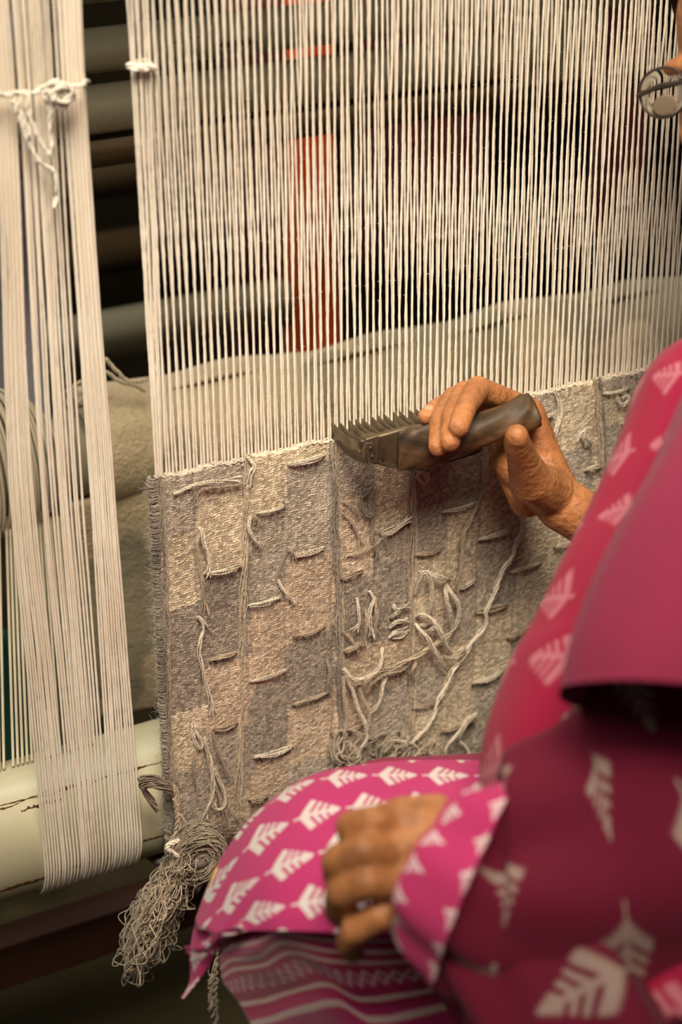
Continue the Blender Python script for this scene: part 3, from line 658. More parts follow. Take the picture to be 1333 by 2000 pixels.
mb = MB(); yarn(mb, [P(a, b, -.05)-c1 for a, b in [(350, 1640), (335, 1648), (326, 1655), (340, 1668), (352, 1672)]], .0011, 3, 1.3, .012); mb.build('yarn_end', M_light, b1)
c2 = P(302, 1540, -.018); b2 = thing('yarn_butterfly', 'small tuft of doubled grey yarn sticking out left of the rug over the roller', 'yarn', loc=tuple(c2))
mb = MB(); rg = np.random.default_rng(12)
for k in range(44):
    f = k/43-.5; j_ = lambda: rg.normal(0, 1.6)
    yarn(mb, [P(a+j_(), b+j_(), -.012+y_+rg.normal(0, .0012))-c2 for a, b, y_ in [(345, 1560+f*6, 0), (336, 1540+f*14, -.004), (316, 1532+f*22, -.010), (294, 1526+f*26, -.014), (276+f*8, 1532+f*26, -.012), (286+f*10, 1552+f*30, -.006), (306+f*8, 1575+f*24, -.002)]], .00052, 1, 0, .012, rng=rg)
tag(mb.build('doubled_strands', M_skein, b2), kind='stuff')
for dx_ in (0, 6):
    mb = MB(); yarn(mb, [P(a+dx_, b+dx_*.6, -.016)-c2 for a, b in [(322, 1528), (334, 1532), (341, 1545), (343, 1580), (348, 1620)]], .0008, 3, 1.3, .014); mb.build('holding_strand', M_mid, b2)
# long hanging skein
sk = thing('yarn_skein', 'long dark grey skein of curly yarn hanging below the rug corner', 'yarn', loc=tuple(P(340, 1700, -.03)))
s0 = P(340, 1700, -.03)
for mat, ns, sd, yo in ((M_skein, 210, 1, -.030), (M_mid, 46, 2, -.046), (M_grey, 150, 3, -.022)):
    mb = MB(); rg = np.random.default_rng(40+sd)
    for k in range(ns):
        f = rg.random()**.8; n = 8
        ax_ = 372-30*rg.random(); ay = 1672+rg.uniform(-12, 30)
        bx = 372-126*f+rg.normal(0, 14)+(14 if f > .6 else 0); by = 1700+205*f+rg.normal(0, 16)
        if bx > 415: bx = 400
        a_ = P(ax_, ay, yo+rg.normal(0, .006)); b_ = P(bx, by, yo+rg.normal(0, .010))
        mid = (a_+b_)/2+np.array([-.016*f+rg.normal(0, .007), rg.normal(0, .005), rg.normal(0, .004)])
        dn = cr([a_, mid, b_], 4); wv = rg.normal(0, .0028, dn.shape); wv[0] = 0
        turn = b_+np.array([rg.uniform(.004, .009)*(1 if k % 2 else -1), 0, .003]); up = cr([turn, mid+np.array([.007, 0, 0]), a_+np.array([.006, 0, -.004])], 4)[:7]
        path = np.vstack([dn+wv, up+rg.normal(0, .0025, up.shape)])-s0
        yarn(mb, path, .00058, 1, 0, .01, step=.0022, rng=rg, sides=4)
    tag(mb.build('curly_strands', mat, sk), kind='stuff')
mb = MB(); rg = np.random.default_rng(77)
for k in range(5): yarn(mb, [P(a+rg.normal(0, 4), b, -.02+rg.normal(0, .004)) for a, b in [(412, 1770), (418, 1820), (420, 1870), (414, 1920), (420, 1965), (424, 2030)]], .0011, 2, 1.2, .014, rng=rg)
for k in range(7):
    yy = 1880+k*14; yarn(mb, [P(a, b, -.022) for a, b in [(412, yy), (424+rg.normal(0, 4), yy+6), (416, yy+14), (408, yy+6)]], .0009, 2, 1.2, .012, rng=rg)
tag(mb.build('dangling_yarn', M_skein), 'thin frayed grey yarn dangling behind the pink hem', 'yarn')

# ================================================================ BODY (voxel-merged so limbs flow together)
def capsule_chain(mb, pts, rad, sides=16):
    for p, r in zip(pts, rad): mb.ball(p, r, sides, 10)
    for i in range(len(pts)-1):
        a, b = np.asarray(pts[i]), np.asarray(pts[i+1]); d = (b-a)/np.linalg.norm(b-a)
        rf = (0, 0, 1) if abs(d[2]) < .9 else (1, 0, 0)
        mb.tube(np.array([a*(1-t)+b*t for t in np.linspace(0, 1, 5)]), np.linspace(rad[i], rad[i+1], 5), sides, ref=rf)
def voxel(mb, size, smooth=4, name='tmp', fac=.5):
    o = mb.build(name, None)
    m1 = o.modifiers.new('r', 'REMESH'); m1.mode = 'VOXEL'; m1.voxel_size = size
    if smooth: m2 = o.modifiers.new('s', 'SMOOTH'); m2.factor = fac; m2.iterations = smooth
    dg = bpy.context.evaluated_depsgraph_get(); dg.update()
    me = bpy.data.meshes.new_from_object(o.evaluated_get(dg)); bpy.data.objects.remove(o)
    me.polygons.foreach_set('use_smooth', np.ones(len(me.polygons), bool)); return me
def join(meshes, name, mat):
    Vs, Fs, n = [], [], 0
    for me in meshes:
        v = np.zeros(len(me.vertices)*3, np.float32); me.vertices.foreach_get('co', v); v = v.reshape(-1, 3); Vs.append(v)
        bmx = me; bmx.calc_loop_triangles(); 
        li = np.zeros(len(me.loops), np.int32); me.loops.foreach_get('vertex_index', li); tot = np.zeros(len(me.polygons), np.int32); me.polygons.foreach_get('loop_total', tot)
        st = np.zeros(len(me.polygons), np.int32); me.polygons.foreach_get('loop_start', st)
        q = tot == 4; f = li[st[q][:, None]+np.arange(4)]; 
        t3 = tot == 3
        if t3.any(): f3 = li[st[t3][:, None]+np.array([0, 1, 2, 2])]; f = np.vstack([f, f3])
        Fs.append(f+n); n += len(v)
    mb = MB(); mb.add(np.vstack(Vs), np.vstack(Fs)); return mb.mesh(name, mat)
m = Mat('brown_skin', .48, .45)
n1 = m.noise(22, 4); n2 = m.noise(160, 4, rough=.6); n3 = m.noise(60, 3, stretch=(1, 1, 1), seed=4.0)
cs = m.ramp(n1, [(.35, (.38, .150, .055)), (.65, (.54, .230, .090))]); cs = m.mix(n2.gt(.55, .15)*.30, cs, (.16, .065, .03)); cs = m.mix(m.noise(38, 4, seed=9.0).gt(.58, .10)*.32, cs, (.13, .055, .028))
m.col(cs); m.bump(n2*.8+n3*.7, .0022); m.b.inputs['Subsurface Weight'].default_value = .12; m.b.inputs['Subsurface Radius'].default_value = (.010, .004, .002); m.b.inputs['Subsurface Scale'].default_value = .6
M_skin = m.m
def Q(px, py, y): return P(px, py, y)
# --- right hand on the comb (fingers pass behind the handle and close over it)
h1 = MB()
wr = Q(1098, 985, -.100)
fing = {
 'index':  ([Q(1036, 806, -.062), Q(990, 780, -.058), Q(934, 760, -.062), Q(912, 792, -.090), Q(897, 834, -.107)], [.0130, .0098, .0112, .0092, .0088]),
 'middle': ([Q(1030, 806, -.046), Q(975, 782, -.042), Q(908, 768, -.046), Q(884, 812, -.080), Q(880, 862, -.104)], [.0128, .0096, .0108, .0090, .0086]),
 'ring':   ([Q(1022, 812, -.030), Q(965, 792, -.026), Q(887, 778, -.032), Q(858, 822, -.066), Q(856, 872, -.094)], [.0122, .0092, .0102, .0086, .0082]),
 'little': ([Q(1010, 824, -.018), Q(950, 806, -.016), Q(875, 786, -.022), Q(850, 798, -.034), Q(832, 814, -.044)], [.0112, .0085, .0088, .0078, .0070])}
for k, (pts, rd) in fing.items():
    capsule_chain(h1, pts, rd); capsule_chain(h1, [wr, (wr+pts[0])/2+np.array([0, .004, 0]), pts[0]], [.020, .0165, rd[0]])
# palm, heel of the thumb, thumb
capsule_chain(h1, [Q(1060, 960, -.092), Q(1010, 905, -.070), Q(1005, 860, -.045)], [.021, .0200, .0150])
capsule_chain(h1, [Q(1075, 960, -.100), Q(1038, 940, -.112), Q(1022, 898, -.124), Q(1011, 866, -.134), Q(1010, 852, -.139)], [.021, .0190, .0132, .0112, .0098])
capsule_chain(h1, [Q(1030, 975, -.085), Q(990, 905, -.058), Q(980, 868, -.038)], [.016, .0125, .0100])
capsule_chain(h1, [wr, Q(1140, 1010, -.110), Q(1230, 1075, -.130), Q(1330, 1150, -.160)], [.0235, .0235, .0270, .0340])
hand_r = voxel(h1, .0014, 3)
# --- left hand on the knee
h2 = MB(); wl = D(890, 1632, 1.192)
lf = [([D(762, 1612, 1.182), D(728, 1606, 1.170), D(688, 1614, 1.180), D(690, 1640, 1.207), D(712, 1655, 1.222)], [.0125, .0106, .0106, .0094, .009]),
      ([D(762, 1668, 1.170), D(714, 1662, 1.156), D(662, 1682, 1.168), D(662, 1716, 1.194), D(690, 1735, 1.210)], [.0130, .0112, .0112, .0100, .009]),
      ([D(766, 1722, 1.166), D(720, 1722, 1.154), D(668, 1742, 1.166), D(662, 1778, 1.194), D(690, 1800, 1.207)], [.0130, .0110, .0108, .0098, .009]),
      ([D(782, 1772, 1.174), D(742, 1788, 1.166), D(694, 1818, 1.174), D(682, 1840, 1.187), D(690, 1858, 1.202)], [.0118, .0098, .0094, .0086, .008])]
for pts, rd in lf:
    capsule_chain(h2, pts, rd); capsule_chain(h2, [wl, (wl+pts[0])/2+CU*.002, pts[0]], [.0205, .0165, rd[0]])
capsule_chain(h2, [D(810, 1660, 1.187), D(810, 1740, 1.187)], [.019, .018])
capsule_chain(h2, [D(850, 1600, 1.207), D(790, 1590, 1.212), D(740, 1600, 1.222), D(720, 1625, 1.230)], [.0165, .0120, .0095, .0085])
capsule_chain(h2, [wl, D(1000, 1640, 1.187), D(1130, 1650, 1.182), D(1270, 1620, 1.182)], [.0235, .026, .032, .038])
hand_l = voxel(h2, .0016, 5)
# --- head, neck, torso, thighs, shins (mostly beneath the clothes)
fwd = nrm(-CR*.80-CF*.45-CU*.30); up = nrm(CU-fwd*(CU@fwd)); side = np.cross(fwd, up)
hc = D(1300, 180, 1.45)-fwd*.095-up*.004-.031*side
def H(f, u, s): return hc+fwd*f+up*u+side*s
hb = MB(); AX = np.array([side, fwd, up])
hb.ball(H(-.012, .030, 0), (.073, .092, .088), 24, 16, AX); hb.ball(H(.022, -.030, 0), (.056, .066, .078), 24, 16, AX)
hb.ball(H(.052, -.082, 0), (.026, .022, .020), 16, 10, AX)
capsule_chain(hb, [H(.080, .012, 0), H(.092, -.012, 0), H(.103, -.033, 0)], [.0075, .0095, .0125])
for s_ in (-1, 1):
    hb.ball(H(.093, -.036, s_*.013), (.009, .010, .008), 12, 8, AX); hb.ball(H(.060, -.025, s_*.034), (.022, .020, .022), 14, 10, AX)
    hb.ball(H(.074, .020, s_*.030), (.020, .012, .008), 12, 8, AX); hb.ball(H(.071, -.010, s_*.030), (.016, .010, .005), 12, 8, AX); hb.ball(H(.000, -.002, s_*.076), (.007, .016, .028), 12, 10, AX)
hb.ball(H(.086, -.058, 0), (.024, .010, .0065), 12, 8, AX); hb.ball(H(.083, -.069, 0), (.020, .010, .007), 12, 8, AX)
capsule_chain(hb, [H(-.020, -.050, 0), H(-.040, -.110, 0), H(-.055, -.170, 0)], [.050, .048, .060])
head = voxel(hb, .0028, 5)
tb = MB(); neck = H(-.055, -.17, 0); shR = D(1530, 770, 1.42); shL = D(1700, 760, 1.22); hip = D(1560, 2050, 1.22)
capsule_chain(tb, [neck, (shR+shL)/2, (shR+shL)/2*.5+hip*.5, hip], [.060, .095, .105, .125])
capsule_chain(tb, [shR, (shR+shL)/2, shL], [.050, .085, .050])
elR = D(1460, 1240, 1.42); capsule_chain(tb, [shR, elR, Q(1330, 1150, -.160)], [.046, .036, .034])
elL = D(1400, 1580, 1.19); capsule_chain(tb, [shL, elL, D(1270, 1620, 1.182)], [.046, .038, .036])
knL = D(800, 1790, 1.38); capsule_chain(tb, [hip, knL], [.085, .055]); footL = np.array([knL[0]+.10, knL[1]+.08, .06]); capsule_chain(tb, [knL, footL], [.052, .034]); capsule_chain(tb, [footL, footL+np.array([-.14, .04, -.03])], [.032, .022])
hipR = hip+np.array([.06, .18, 0]); knR = D(760, 1620, 1.50); capsule_chain(tb, [hipR, knR], [.085, .052]); footR = np.array([knR[0]+.06, knR[1]-.02, .06]); capsule_chain(tb, [knR, footR], [.050, .034]); capsule_chain(tb, [footR, footR+np.array([-.14, .03, -.03])], [.032, .022])
torso = voxel(tb, .007, 4)
gb = MB(); mid_ = (shR+shL)/2
capsule_chain(gb, [mid_*.8+neck*.2, mid_*.5+hip*.5, hip], [.106, .122, .142]); capsule_chain(gb, [shR, mid_, shL], [.064, .098, .064])
capsule_chain(gb, [shL, shL*.35+elL*.65], [.064, .056]); capsule_chain(gb, [shR, shR*.3+elR*.7], [.062, .052]); capsule_chain(gb, [hip, knL*.85+hip*.15], [.104, .064]); capsule_chain(gb, [hipR, knR*.85+hipR*.15], [.104, .060])
gown = voxel(gb, .008, 5)
lb = MB(); capsule_chain(lb, [hip, knL], [.094, .062]); capsule_chain(lb, [knL, knL*.18+footL*.82], [.060, .064]); capsule_chain(lb, [hipR, knR], [.094, .058]); capsule_chain(lb, [knR, knR*.18+footR*.82], [.058, .062])
trouser = voxel(lb, .008, 5)
person = link('person', join([hand_r, hand_l, head, torso], 'person', M_skin))
tag(person, 'seated person in a pink printed dress, one hand beating the weft, one on the knee', 'person')
# fingernail of the little finger and thumb
M_nail = simple('nail', (.50, .27, .17), (.60, .34, .23), 60, .4, .4)
tp = fing['little'][0]; dd = nrm(tp[-1]-tp[-2]); nn = nrm(CU*.9-CF*.5); nn = nrm(nn-dd*(nn@dd)); ss_ = np.cross(dd, nn)
MB().ball(tp[-1]*.70+tp[-2]*.30+nn*.0058, (.0040, .0062, .0016), 14, 8, np.array([ss_, dd, nn])).build('fingernail', M_nail, person)
# eyes, hair
M_eye = simple('eye_white', (.6, .56, .5), (.7, .66, .6), 10, .2, .5); M_hair = simple('dark_hair', (.012, .008, .006), (.03, .02, .014), 120, .5, .4, stretch=(1, 1, .1), bumpd=.002)
for s_ in (-1, 1):
    e = MB().ball(H(.0655, .004, s_*.031), .0115, 16, 10, AX).build('eye', M_eye, person); MB().ball(H(.0762, .000, s_*.031), (.0045, .0022, .0045), 12, 8, AX).build('iris', M_hair, e)
hm = MB(); th = np.linspace(0, TAU, 60, endpoint=False)
G = []
for f in np.linspace(0, 1, 22):
    el = 1.57-f*1.9; row = []
    for t in th:
        front = max(0, math.cos(t)); e2 = max(el, -.33+.95*front**.6)
        row.append(H(-.016+.100*math.cos(t)*math.cos(e2), .032+.097*math.sin(e2), .081*math.sin(t)*math.cos(e2)))
    G.append(row)
hm.grid(np.array(G), closed=True); hair = hm.build('hair', M_hair, person); hair.modifiers.new('t', 'SOLIDIFY').thickness = .006
MB().ball(H(-.115, -.010, 0), (.036, .030, .036), 18, 12, AX).build('hair_bun', M_hair, person)
# glasses
M_frame = simple('dark_frame', (.03, .022, .016), (.05, .04, .03), 20, .35, .5)
mg = Mat('lens_glass', .03, .5); mg.col((.95, .93, .88)); mg.b.inputs['Transmission Weight'].default_value = 1.0; mg.b.inputs['IOR'].default_value = 1.03
g0 = H(.095, .004, .031); gl = thing('spectacles', 'thin dark-rimmed spectacles worn low at the right edge', 'glasses', loc=tuple(g0))
lr_, lu, ln = side, up, fwd
M_seg = simple('beige_reflection', (.26, .20, .14), (.32, .25, .18), 20, .25, .5)  # beige reflection low on the lens, painted as an opaque bifocal part
for sg_ in (1, -1):
    cc_ = H(.095, .004, sg_*.0335); a = np.linspace(0, TAU, 60, endpoint=False)
    def E(k, o=0): return np.array([cc_+lr_*(.0275*k*np.sign(math.cos(t))*abs(math.cos(t))**.85)+lu*(.0185*k*math.sin(t))+ln*o for t in a])-g0
    MB().tube(E(1), .0012, 8, ref=tuple(ln), closed=True).build('rim', M_frame, gl)
    MB().tube(np.array([cc_+lr_*x+lu*(.0060-.10*abs(x))+ln*.001 for x in np.linspace(-.0290, .0285, 14)])-g0, .0019, 8, ref=tuple(ln)).build('brow_bar', M_frame, gl)
    Gd = np.stack([E(k, .0004) for k in (0.02, .3, .6, .97)]); Ge = np.stack([E(k, -.0010) for k in (.97, .6, .3, .02)])
    MB().grid(np.concatenate([Gd, Ge]), closed=True).build('lens', mg.m, gl)
    sg = MB(); sg.ball(cc_-lu*.0095+ln*.0014-g0, (.0150, .0080, .0006), 24, 10, np.array([lr_, lu, ln])); sg.build('bifocal_reflection', M_seg, gl)
    MB().tube(np.array([H(.094, .008, sg_*.0600), H(.082, .009, sg_*.076), H(.03, .008, sg_*.0845), H(-.008, .000, sg_*.0835)])-g0, .0012, 8).build('temple', M_frame, gl)
MB().tube(cr([H(.095, .008, .006), H(.0985, .0105, 0), H(.095, .008, -.006)], 5)-g0, .0012, 8).build('bridge', M_frame, gl)

# ================================================================ CLOTHES
def leaf(m, u, v, cu, cv, half=True, soft=.10, sc=1.0):
    """block-printed leaf: spine, swept barbs, pointed tip; cells cu x cv metres, alternate rows shifted"""
    row = (v/cv).floor(); off = (row*.5).frac()*1.0
    uu = (u/cu+off).frac()*2-1; vv = ((v/cv).frac()*2-1)
    uu = uu*(1.28/sc); vv = vv*(1.30/sc)
    av = vv.abs(); q = uu-av*.55
    inside = q.gt(-.80, soft)*(av*1.15+uu*.76).lt(.78, soft)*q.lt(.95, soft)
    barb = ((q*3.0+.1).frac()-.5).abs().lt(.27, .10)
    spine = av.lt(.10, .06)*(uu.abs()).lt(.95, .1)
    tipf = uu.gt(.64, .06)
    first = q.lt(-.58, .06)
    fill = barb.max(spine).max(tipf).max(first)
    stem = av.lt(.06, .05)*uu.lt(-.60, .05)*uu.gt(-1.05, .05)
    return (inside*fill).max(stem).clamp()
def cloth_mat(name, base, white=(.80, .74, .72), cu=.034, cv=.031, leaf_on=True, dark=None, sc=1.0, soft=.1):
    m = Mat(name, .85, .12, sheen=.08); u, v = m.uv(); n = m.noise(14, 3); wv = m.noise(1400, 1)
    du = m.noise(25, 2, co='UV', seed=2.0)-.5
    b = m.mix(n, tuple(x*.82 for x in base), base)
    if leaf_on:
        k = leaf(m, u+du*.006, v+du*.004, cu, cv, sc=sc, soft=soft); b = m.mix(k*.93, b, white)
    m.col(b); m.bump(wv, .0003); m.b.inputs['Subsurface Weight'].default_value = 0; return m.m
PINK = (.60, .050, .205)
M_lap = cloth_mat('pink_leaf_print', PINK, cu=.0370, cv=.0330, sc=1.14, soft=.06)
M_sari = cloth_mat('crimson_cotton', (.36, .012, .055), cu=.07, cv=.055, sc=.9, white=(.52, .17, .22), soft=.2)
M_shawl = cloth_mat('rose_cotton', (.30, .030, .080), leaf_on=False)
M_drape = cloth_mat('shaded_leaf_print', (.15, .010, .032), cu=.085, cv=.066, sc=.85, soft=.16, white=(.34, .25, .22))  # same cloth as above, darkened: the shade on this side is in its colours
def bsurf(ctrl, nr=8, nc=10):
    """smooth surface through a grid of (px, py, distance) control points"""
    A = np.array(ctrl, float); R1 = np.stack([cr(A[:, j], nr) for j in range(A.shape[1])], 1)
    R2 = np.stack([cr(R1[i], nc) for i in range(R1.shape[0])], 0)
    return np.array([[D(*q) for q in r] for r in R2])
def fold_noise(G, amp, freq, seed=0):
    rg = np.random.default_rng(seed); dX = np.gradient(G, axis=1); dY = np.gradient(G, axis=0); Nn = nrm(np.cross(dX, dY))
    k = np.zeros(G.shape[:2])
    for _ in range(4):
        d = rg.normal(0, 1, 3); d /= np.linalg.norm(d); k += np.sin(G@d*freq*rg.uniform(.6, 1.5)+rg.uniform(0, 6))
    return G+Nn*(k*amp/2)[..., None]
def lap_uv(G):
    L = np.concatenate([np.zeros((1, G.shape[1])), np.cumsum(np.linalg.norm(np.diff(G, axis=0), axis=2), 0)])
    Lm = (L-L[20])[:, G.shape[1]//2:].mean(1)[:, None]; h_ = -(G@CU); h_ = h_-h_[20].max()
    return np.stack([G@CR+.312, .42*Lm+.58*h_+.2], -1)
def sheet(name, ctrl, mat, parent, thick=.0012, folds=None, nr=8, nc=10, uvmode=None):
    G = bsurf(ctrl, nr, nc)
    if folds: G = fold_noise(G, *folds)
    mb = MB(); mb.grid(G, uv=uvmode(G) if uvmode else None); o = mb.build(name, mat, parent)
    s = o.modifiers.new('thickness', 'SOLIDIFY'); s.thickness = thick; s.offset = 0; return o
# lap of the kurta drawn over both knees
lap = [[(405, 1900, 1.60), (440, 1800, 1.62), (520, 1700, 1.66), (620, 1640, 1.66), (740, 1620, 1.66), (860, 1620, 1.66), (1000, 1620, 1.66)],
       [(390, 1800, 1.46), (432, 1690, 1.46), (500, 1600, 1.46), (600, 1530, 1.47), (720, 1506, 1.47), (830, 1500, 1.47), (990, 1500, 1.47)],
       [(386, 1815, 1.40), (442, 1690, 1.40), (500, 1596, 1.41), (600, 1520, 1.42), (720, 1500, 1.42), (830, 1496, 1.42), (990, 1494, 1.42)],
       [(395, 1815, 1.37), (462, 1690, 1.36), (525, 1610, 1.365), (612, 1546, 1.37), (725, 1526, 1.37), (835, 1524, 1.37), (990, 1524, 1.37)],
       [(415, 1825, 1.34), (490, 1715, 1.32), (560, 1640, 1.32), (640, 1590, 1.325), (740, 1570, 1.325), (845, 1568, 1.325), (990, 1568, 1.325)],
       [(432, 1828, 1.33), (515, 1750, 1.295), (590, 1690, 1.285), (665, 1650, 1.285), (755, 1640, 1.285), (855, 1640, 1.285), (990, 1640, 1.285)],
       [(436, 1822, 1.325), (530, 1795, 1.28), (610, 1760, 1.265), (690, 1735, 1.26), (775, 1730, 1.26), (865, 1730, 1.26), (990, 1730, 1.26)],
       [(440, 1818, 1.32), (540, 1818, 1.275), (625, 1822, 1.255), (705, 1826, 1.25), (790, 1826, 1.25), (870, 1826, 1.25), (990, 1826, 1.25)]]
kurta = sheet('kurta_lap', lap, M_lap, person, folds=(.0018, 38, 3), nr=10, nc=12, uvmode=lap_uv)
flap = [[(440, 1690, 1.44), (452, 1700, 1.43), (468, 1712, 1.42)], [(404, 1750, 1.44), (424, 1765, 1.41), (446, 1772, 1.40)], [(380, 1815, 1.43), (402, 1830, 1.39), (438, 1820, 1.36)], [(372, 1862, 1.42), (392, 1858, 1.40), (428, 1848, 1.37)],
        [(372, 1900, 1.42), (388, 1895, 1.40), (410, 1885, 1.39)], [(368, 1925, 1.42), (376, 1922, 1.41), (388, 1915, 1.40)], [(352, 1950, 1.42), (356, 1950, 1.41), (362, 1948, 1.41)]]
sheet('kurta_side_flap', flap, M_lap, person, folds=(.001, 60, 4))
hemc = [[(358, 1850, 1.40), (362, 1854, 1.40), (364, 1862, 1.40)], [(398, 1840, 1.365), (402, 1850, 1.36), (404, 1858, 1.365)], [(430, 1818, 1.33), (436, 1826, 1.33), (440, 1834, 1.34)], [(470, 1806, 1.30), (474, 1812, 1.30), (478, 1818, 1.31)]]
sheet('kurta_hem_fold', hemc, M_lap, person)
gt_ = MB(); yarn(gt_, [D(428, 1692, 1.425), D(418, 1712, 1.42), D(411, 1735, 1.42), D(414, 1762, 1.415)], .0010, 3, 1.2, .006); gt_.build('gold_trim', simple('gold_thread', (.55, .33, .06), (.8, .55, .15), 90, .4, .6, .5), person)
# under layer with border stripes
m = Mat('striped_border', .85, .15, sheen=.3); u, v = m.uv()
base = m.mix(m.noise(14, 3), (.26, .006, .050), (.36, .010, .075))
mag = m.mix((v*3.2+.3).frac().gt(.5, .05)*.5, base, (.44, .030, .16))
wvv = v+(m.noise(6, 2, co='UV')-.5)*.015
def stripe(c_, w_): return (wvv-c_).abs().lt(w_, .012)
st = stripe(.10, .014).max(stripe(.20, .016)).max(stripe(.30, .016)).max(stripe(.62, .018)).max(stripe(.75, .018)).max(stripe(.88, .018))
dia = (((u*9.0).frac()*2-1).abs()+((v-.45)*13).abs()); ring = (dia-.85).abs().lt(.20, .12)*((v-.45).abs().lt(.085, .01))
m.col(m.mix((st.max(ring)).clamp()*.80, mag, (.62, .48, .44))); M_border = m.m
def uvn(G):
    R_, C_n = G.shape[:2]; uu, vv = np.meshgrid(np.linspace(0, 2.6, C_n), np.linspace(0, 1, R_)); return np.stack([uu, vv], -1)
brd = [[(428, 1840, 1.37), (455, 1812, 1.34), (520, 1806, 1.29), (565, 1812, 1.255), (640, 1812, 1.225), (740, 1815, 1.19), (850, 1812, 1.18), (1000, 1800, 1.18)],
       [(430, 1878, 1.36), (452, 1858, 1.34), (505, 1846, 1.30), (548, 1826, 1.27), (640, 1842, 1.225), (740, 1842, 1.19), (850, 1835, 1.175), (1000, 1815, 1.175)],
       [(434, 1900, 1.36), (458, 1882, 1.34), (515, 1872, 1.31), (560, 1850, 1.28), (640, 1868, 1.225), (740, 1872, 1.19), (850, 1862, 1.175), (1000, 1845, 1.17)],
       [(438, 1918, 1.36), (470, 1905, 1.34), (530, 1893, 1.31), (580, 1872, 1.285), (650, 1895, 1.23), (745, 1898, 1.19), (850, 1890, 1.175), (1000, 1870, 1.17)],
       [(450, 1935, 1.36), (490, 1928, 1.34), (560, 1912, 1.31), (615, 1895, 1.285), (680, 1925, 1.23), (760, 1920, 1.19), (860, 1910, 1.175), (1000, 1900, 1.17)],
       [(470, 1962, 1.36), (515, 1955, 1.34), (585, 1932, 1.31), (640, 1925, 1.285), (700, 1955, 1.23), (775, 1950, 1.19), (870, 1935, 1.175), (1000, 1930, 1.17)],
       [(490, 2000, 1.36), (535, 1990, 1.34), (600, 1968, 1.31), (660, 1960, 1.285), (720, 1990, 1.23), (790, 1985, 1.19), (880, 1965, 1.175), (1000, 1960, 1.17)],
       [(510, 2050, 1.37), (560, 2045, 1.35), (630, 2030, 1.32), (690, 2020, 1.29), (750, 2050, 1.24), (820, 2050, 1.20), (900, 2030, 1.18), (1010, 2030, 1.17)],
       [(540, 2140, 1.38), (600, 2140, 1.36), (660, 2130, 1.33), (720, 2120, 1.30), (790, 2150, 1.25), (850, 2150, 1.21), (930, 2140, 1.19), (1030, 2140, 1.18)]]
brd = [[(a_, b_, max(t_, 1.268+.004*k_) if t_ < 1.262 else t_+.01) for a_, b_, t_ in row] for k_, row in enumerate(brd)]
sheet('underskirt', brd, M_border, person, nr=10, nc=12, uvmode=uvn, folds=(.0014, 50, 6))
def tube_cloth(name, path, mat, parent, seg=72, folds=(.006, 22, 1), sub=10, thick=.0015):
    """path of (px, py, distance, half width in metres, half depth in metres)"""
    A = cr([list(D(*q[:3]))+[q[3], q[4]] for q in path], sub); c_ = A[:, :3]; T = nrm(np.gradient(c_, axis=0)); n1 = nrm(np.cross(T, CF)); n2 = np.cross(T, n1)
    a = np.linspace(0, TAU, seg, endpoint=False)
    G = c_[:, None]+A[:, 3][:, None, None]*n1[:, None]*np.cos(a)[None, :, None]+A[:, 4][:, None, None]*n2[:, None]*np.sin(a)[None, :, None]
    if folds:
        rg = np.random.default_rng(folds[2]); L = np.r_[0, np.cumsum(np.linalg.norm(np.diff(c_, axis=0), axis=1))][:, None]
        k = np.sin(a*5+L*9+rg.uniform(0, 6))+.7*np.sin(a*9-L*14+rg.uniform(0, 6))+.6*np.sin(a*3+L*folds[1]+1)
        G += nrm(G-c_[:, None])*(k*folds[0]*.5)[..., None]
    G2 = np.concatenate([G, G[:, :1]], 1); per = 2*math.pi*np.mean(A[:, 3])
    L = np.r_[0, np.cumsum(np.linalg.norm(np.diff(c_, axis=0), axis=1))]
    uv = np.stack(np.meshgrid(np.linspace(0, per, seg+1), L), -1)
    mb = MB(); mb.grid(G2, uv=uv); o = mb.build(name, mat, parent); s = o.modifiers.new('thickness', 'SOLIDIFY'); s.thickness = thick; s.offset = 0; return o
for me_, nm_, mt_ in ((gown, 'gown', M_sari), (trouser, 'trousers', M_shawl)):
    me_.materials.clear(); me_.materials.append(mt_); me_.name = nm_; link(nm_, me_, person)
def half(left, cx, t): return (cx-left)*t/FPX
tp_ = [(1400, 620), (1334, 700), (1252, 790), (1208, 900), (1140, 1070), (1082, 1200), (1026, 1320), (978, 1420), (946, 1510), (945, 1600), (960, 1750), (990, 2050)]
path = []
for i, (lx, ly) in enumerate(tp_):
    cx = (1520, 1500, 1470, 1440, 1410, 1390, 1370, 1350, 1340, 1340, 1360, 1380)[i]; t = (1.38, 1.37, 1.37, 1.36, 1.34, 1.32, 1.31, 1.30, 1.29, 1.28, 1.26, 1.22)[i]
    path.append((cx, ly, t, half(lx, cx, t), (.06, .07, .08, .085, .09, .10, .11, .11, .115, .12, .12, .13)[i]))
tube_cloth('dress_bodice', path, M_sari, person, folds=(.003, 16, 2))
p2 = []
for lx, ly, cx, t, dp in [(1480, 560, 1640, 1.28, .06), (1400, 700, 1580, 1.24, .07), (1322, 860, 1545, 1.21, .075), (1256, 1000, 1500, 1.17, .08), (1192, 1120, 1455, 1.14, .08), (1140, 1230, 1420, 1.12, .08), (1105, 1320, 1400, 1.11, .08), (1090, 1385, 1395, 1.105, .078)]:
    p2.append((cx, ly, t, half(lx, cx, t), dp))
tube_cloth('left_sleeve', p2, M_shawl, person, folds=(.003, 30, 5))
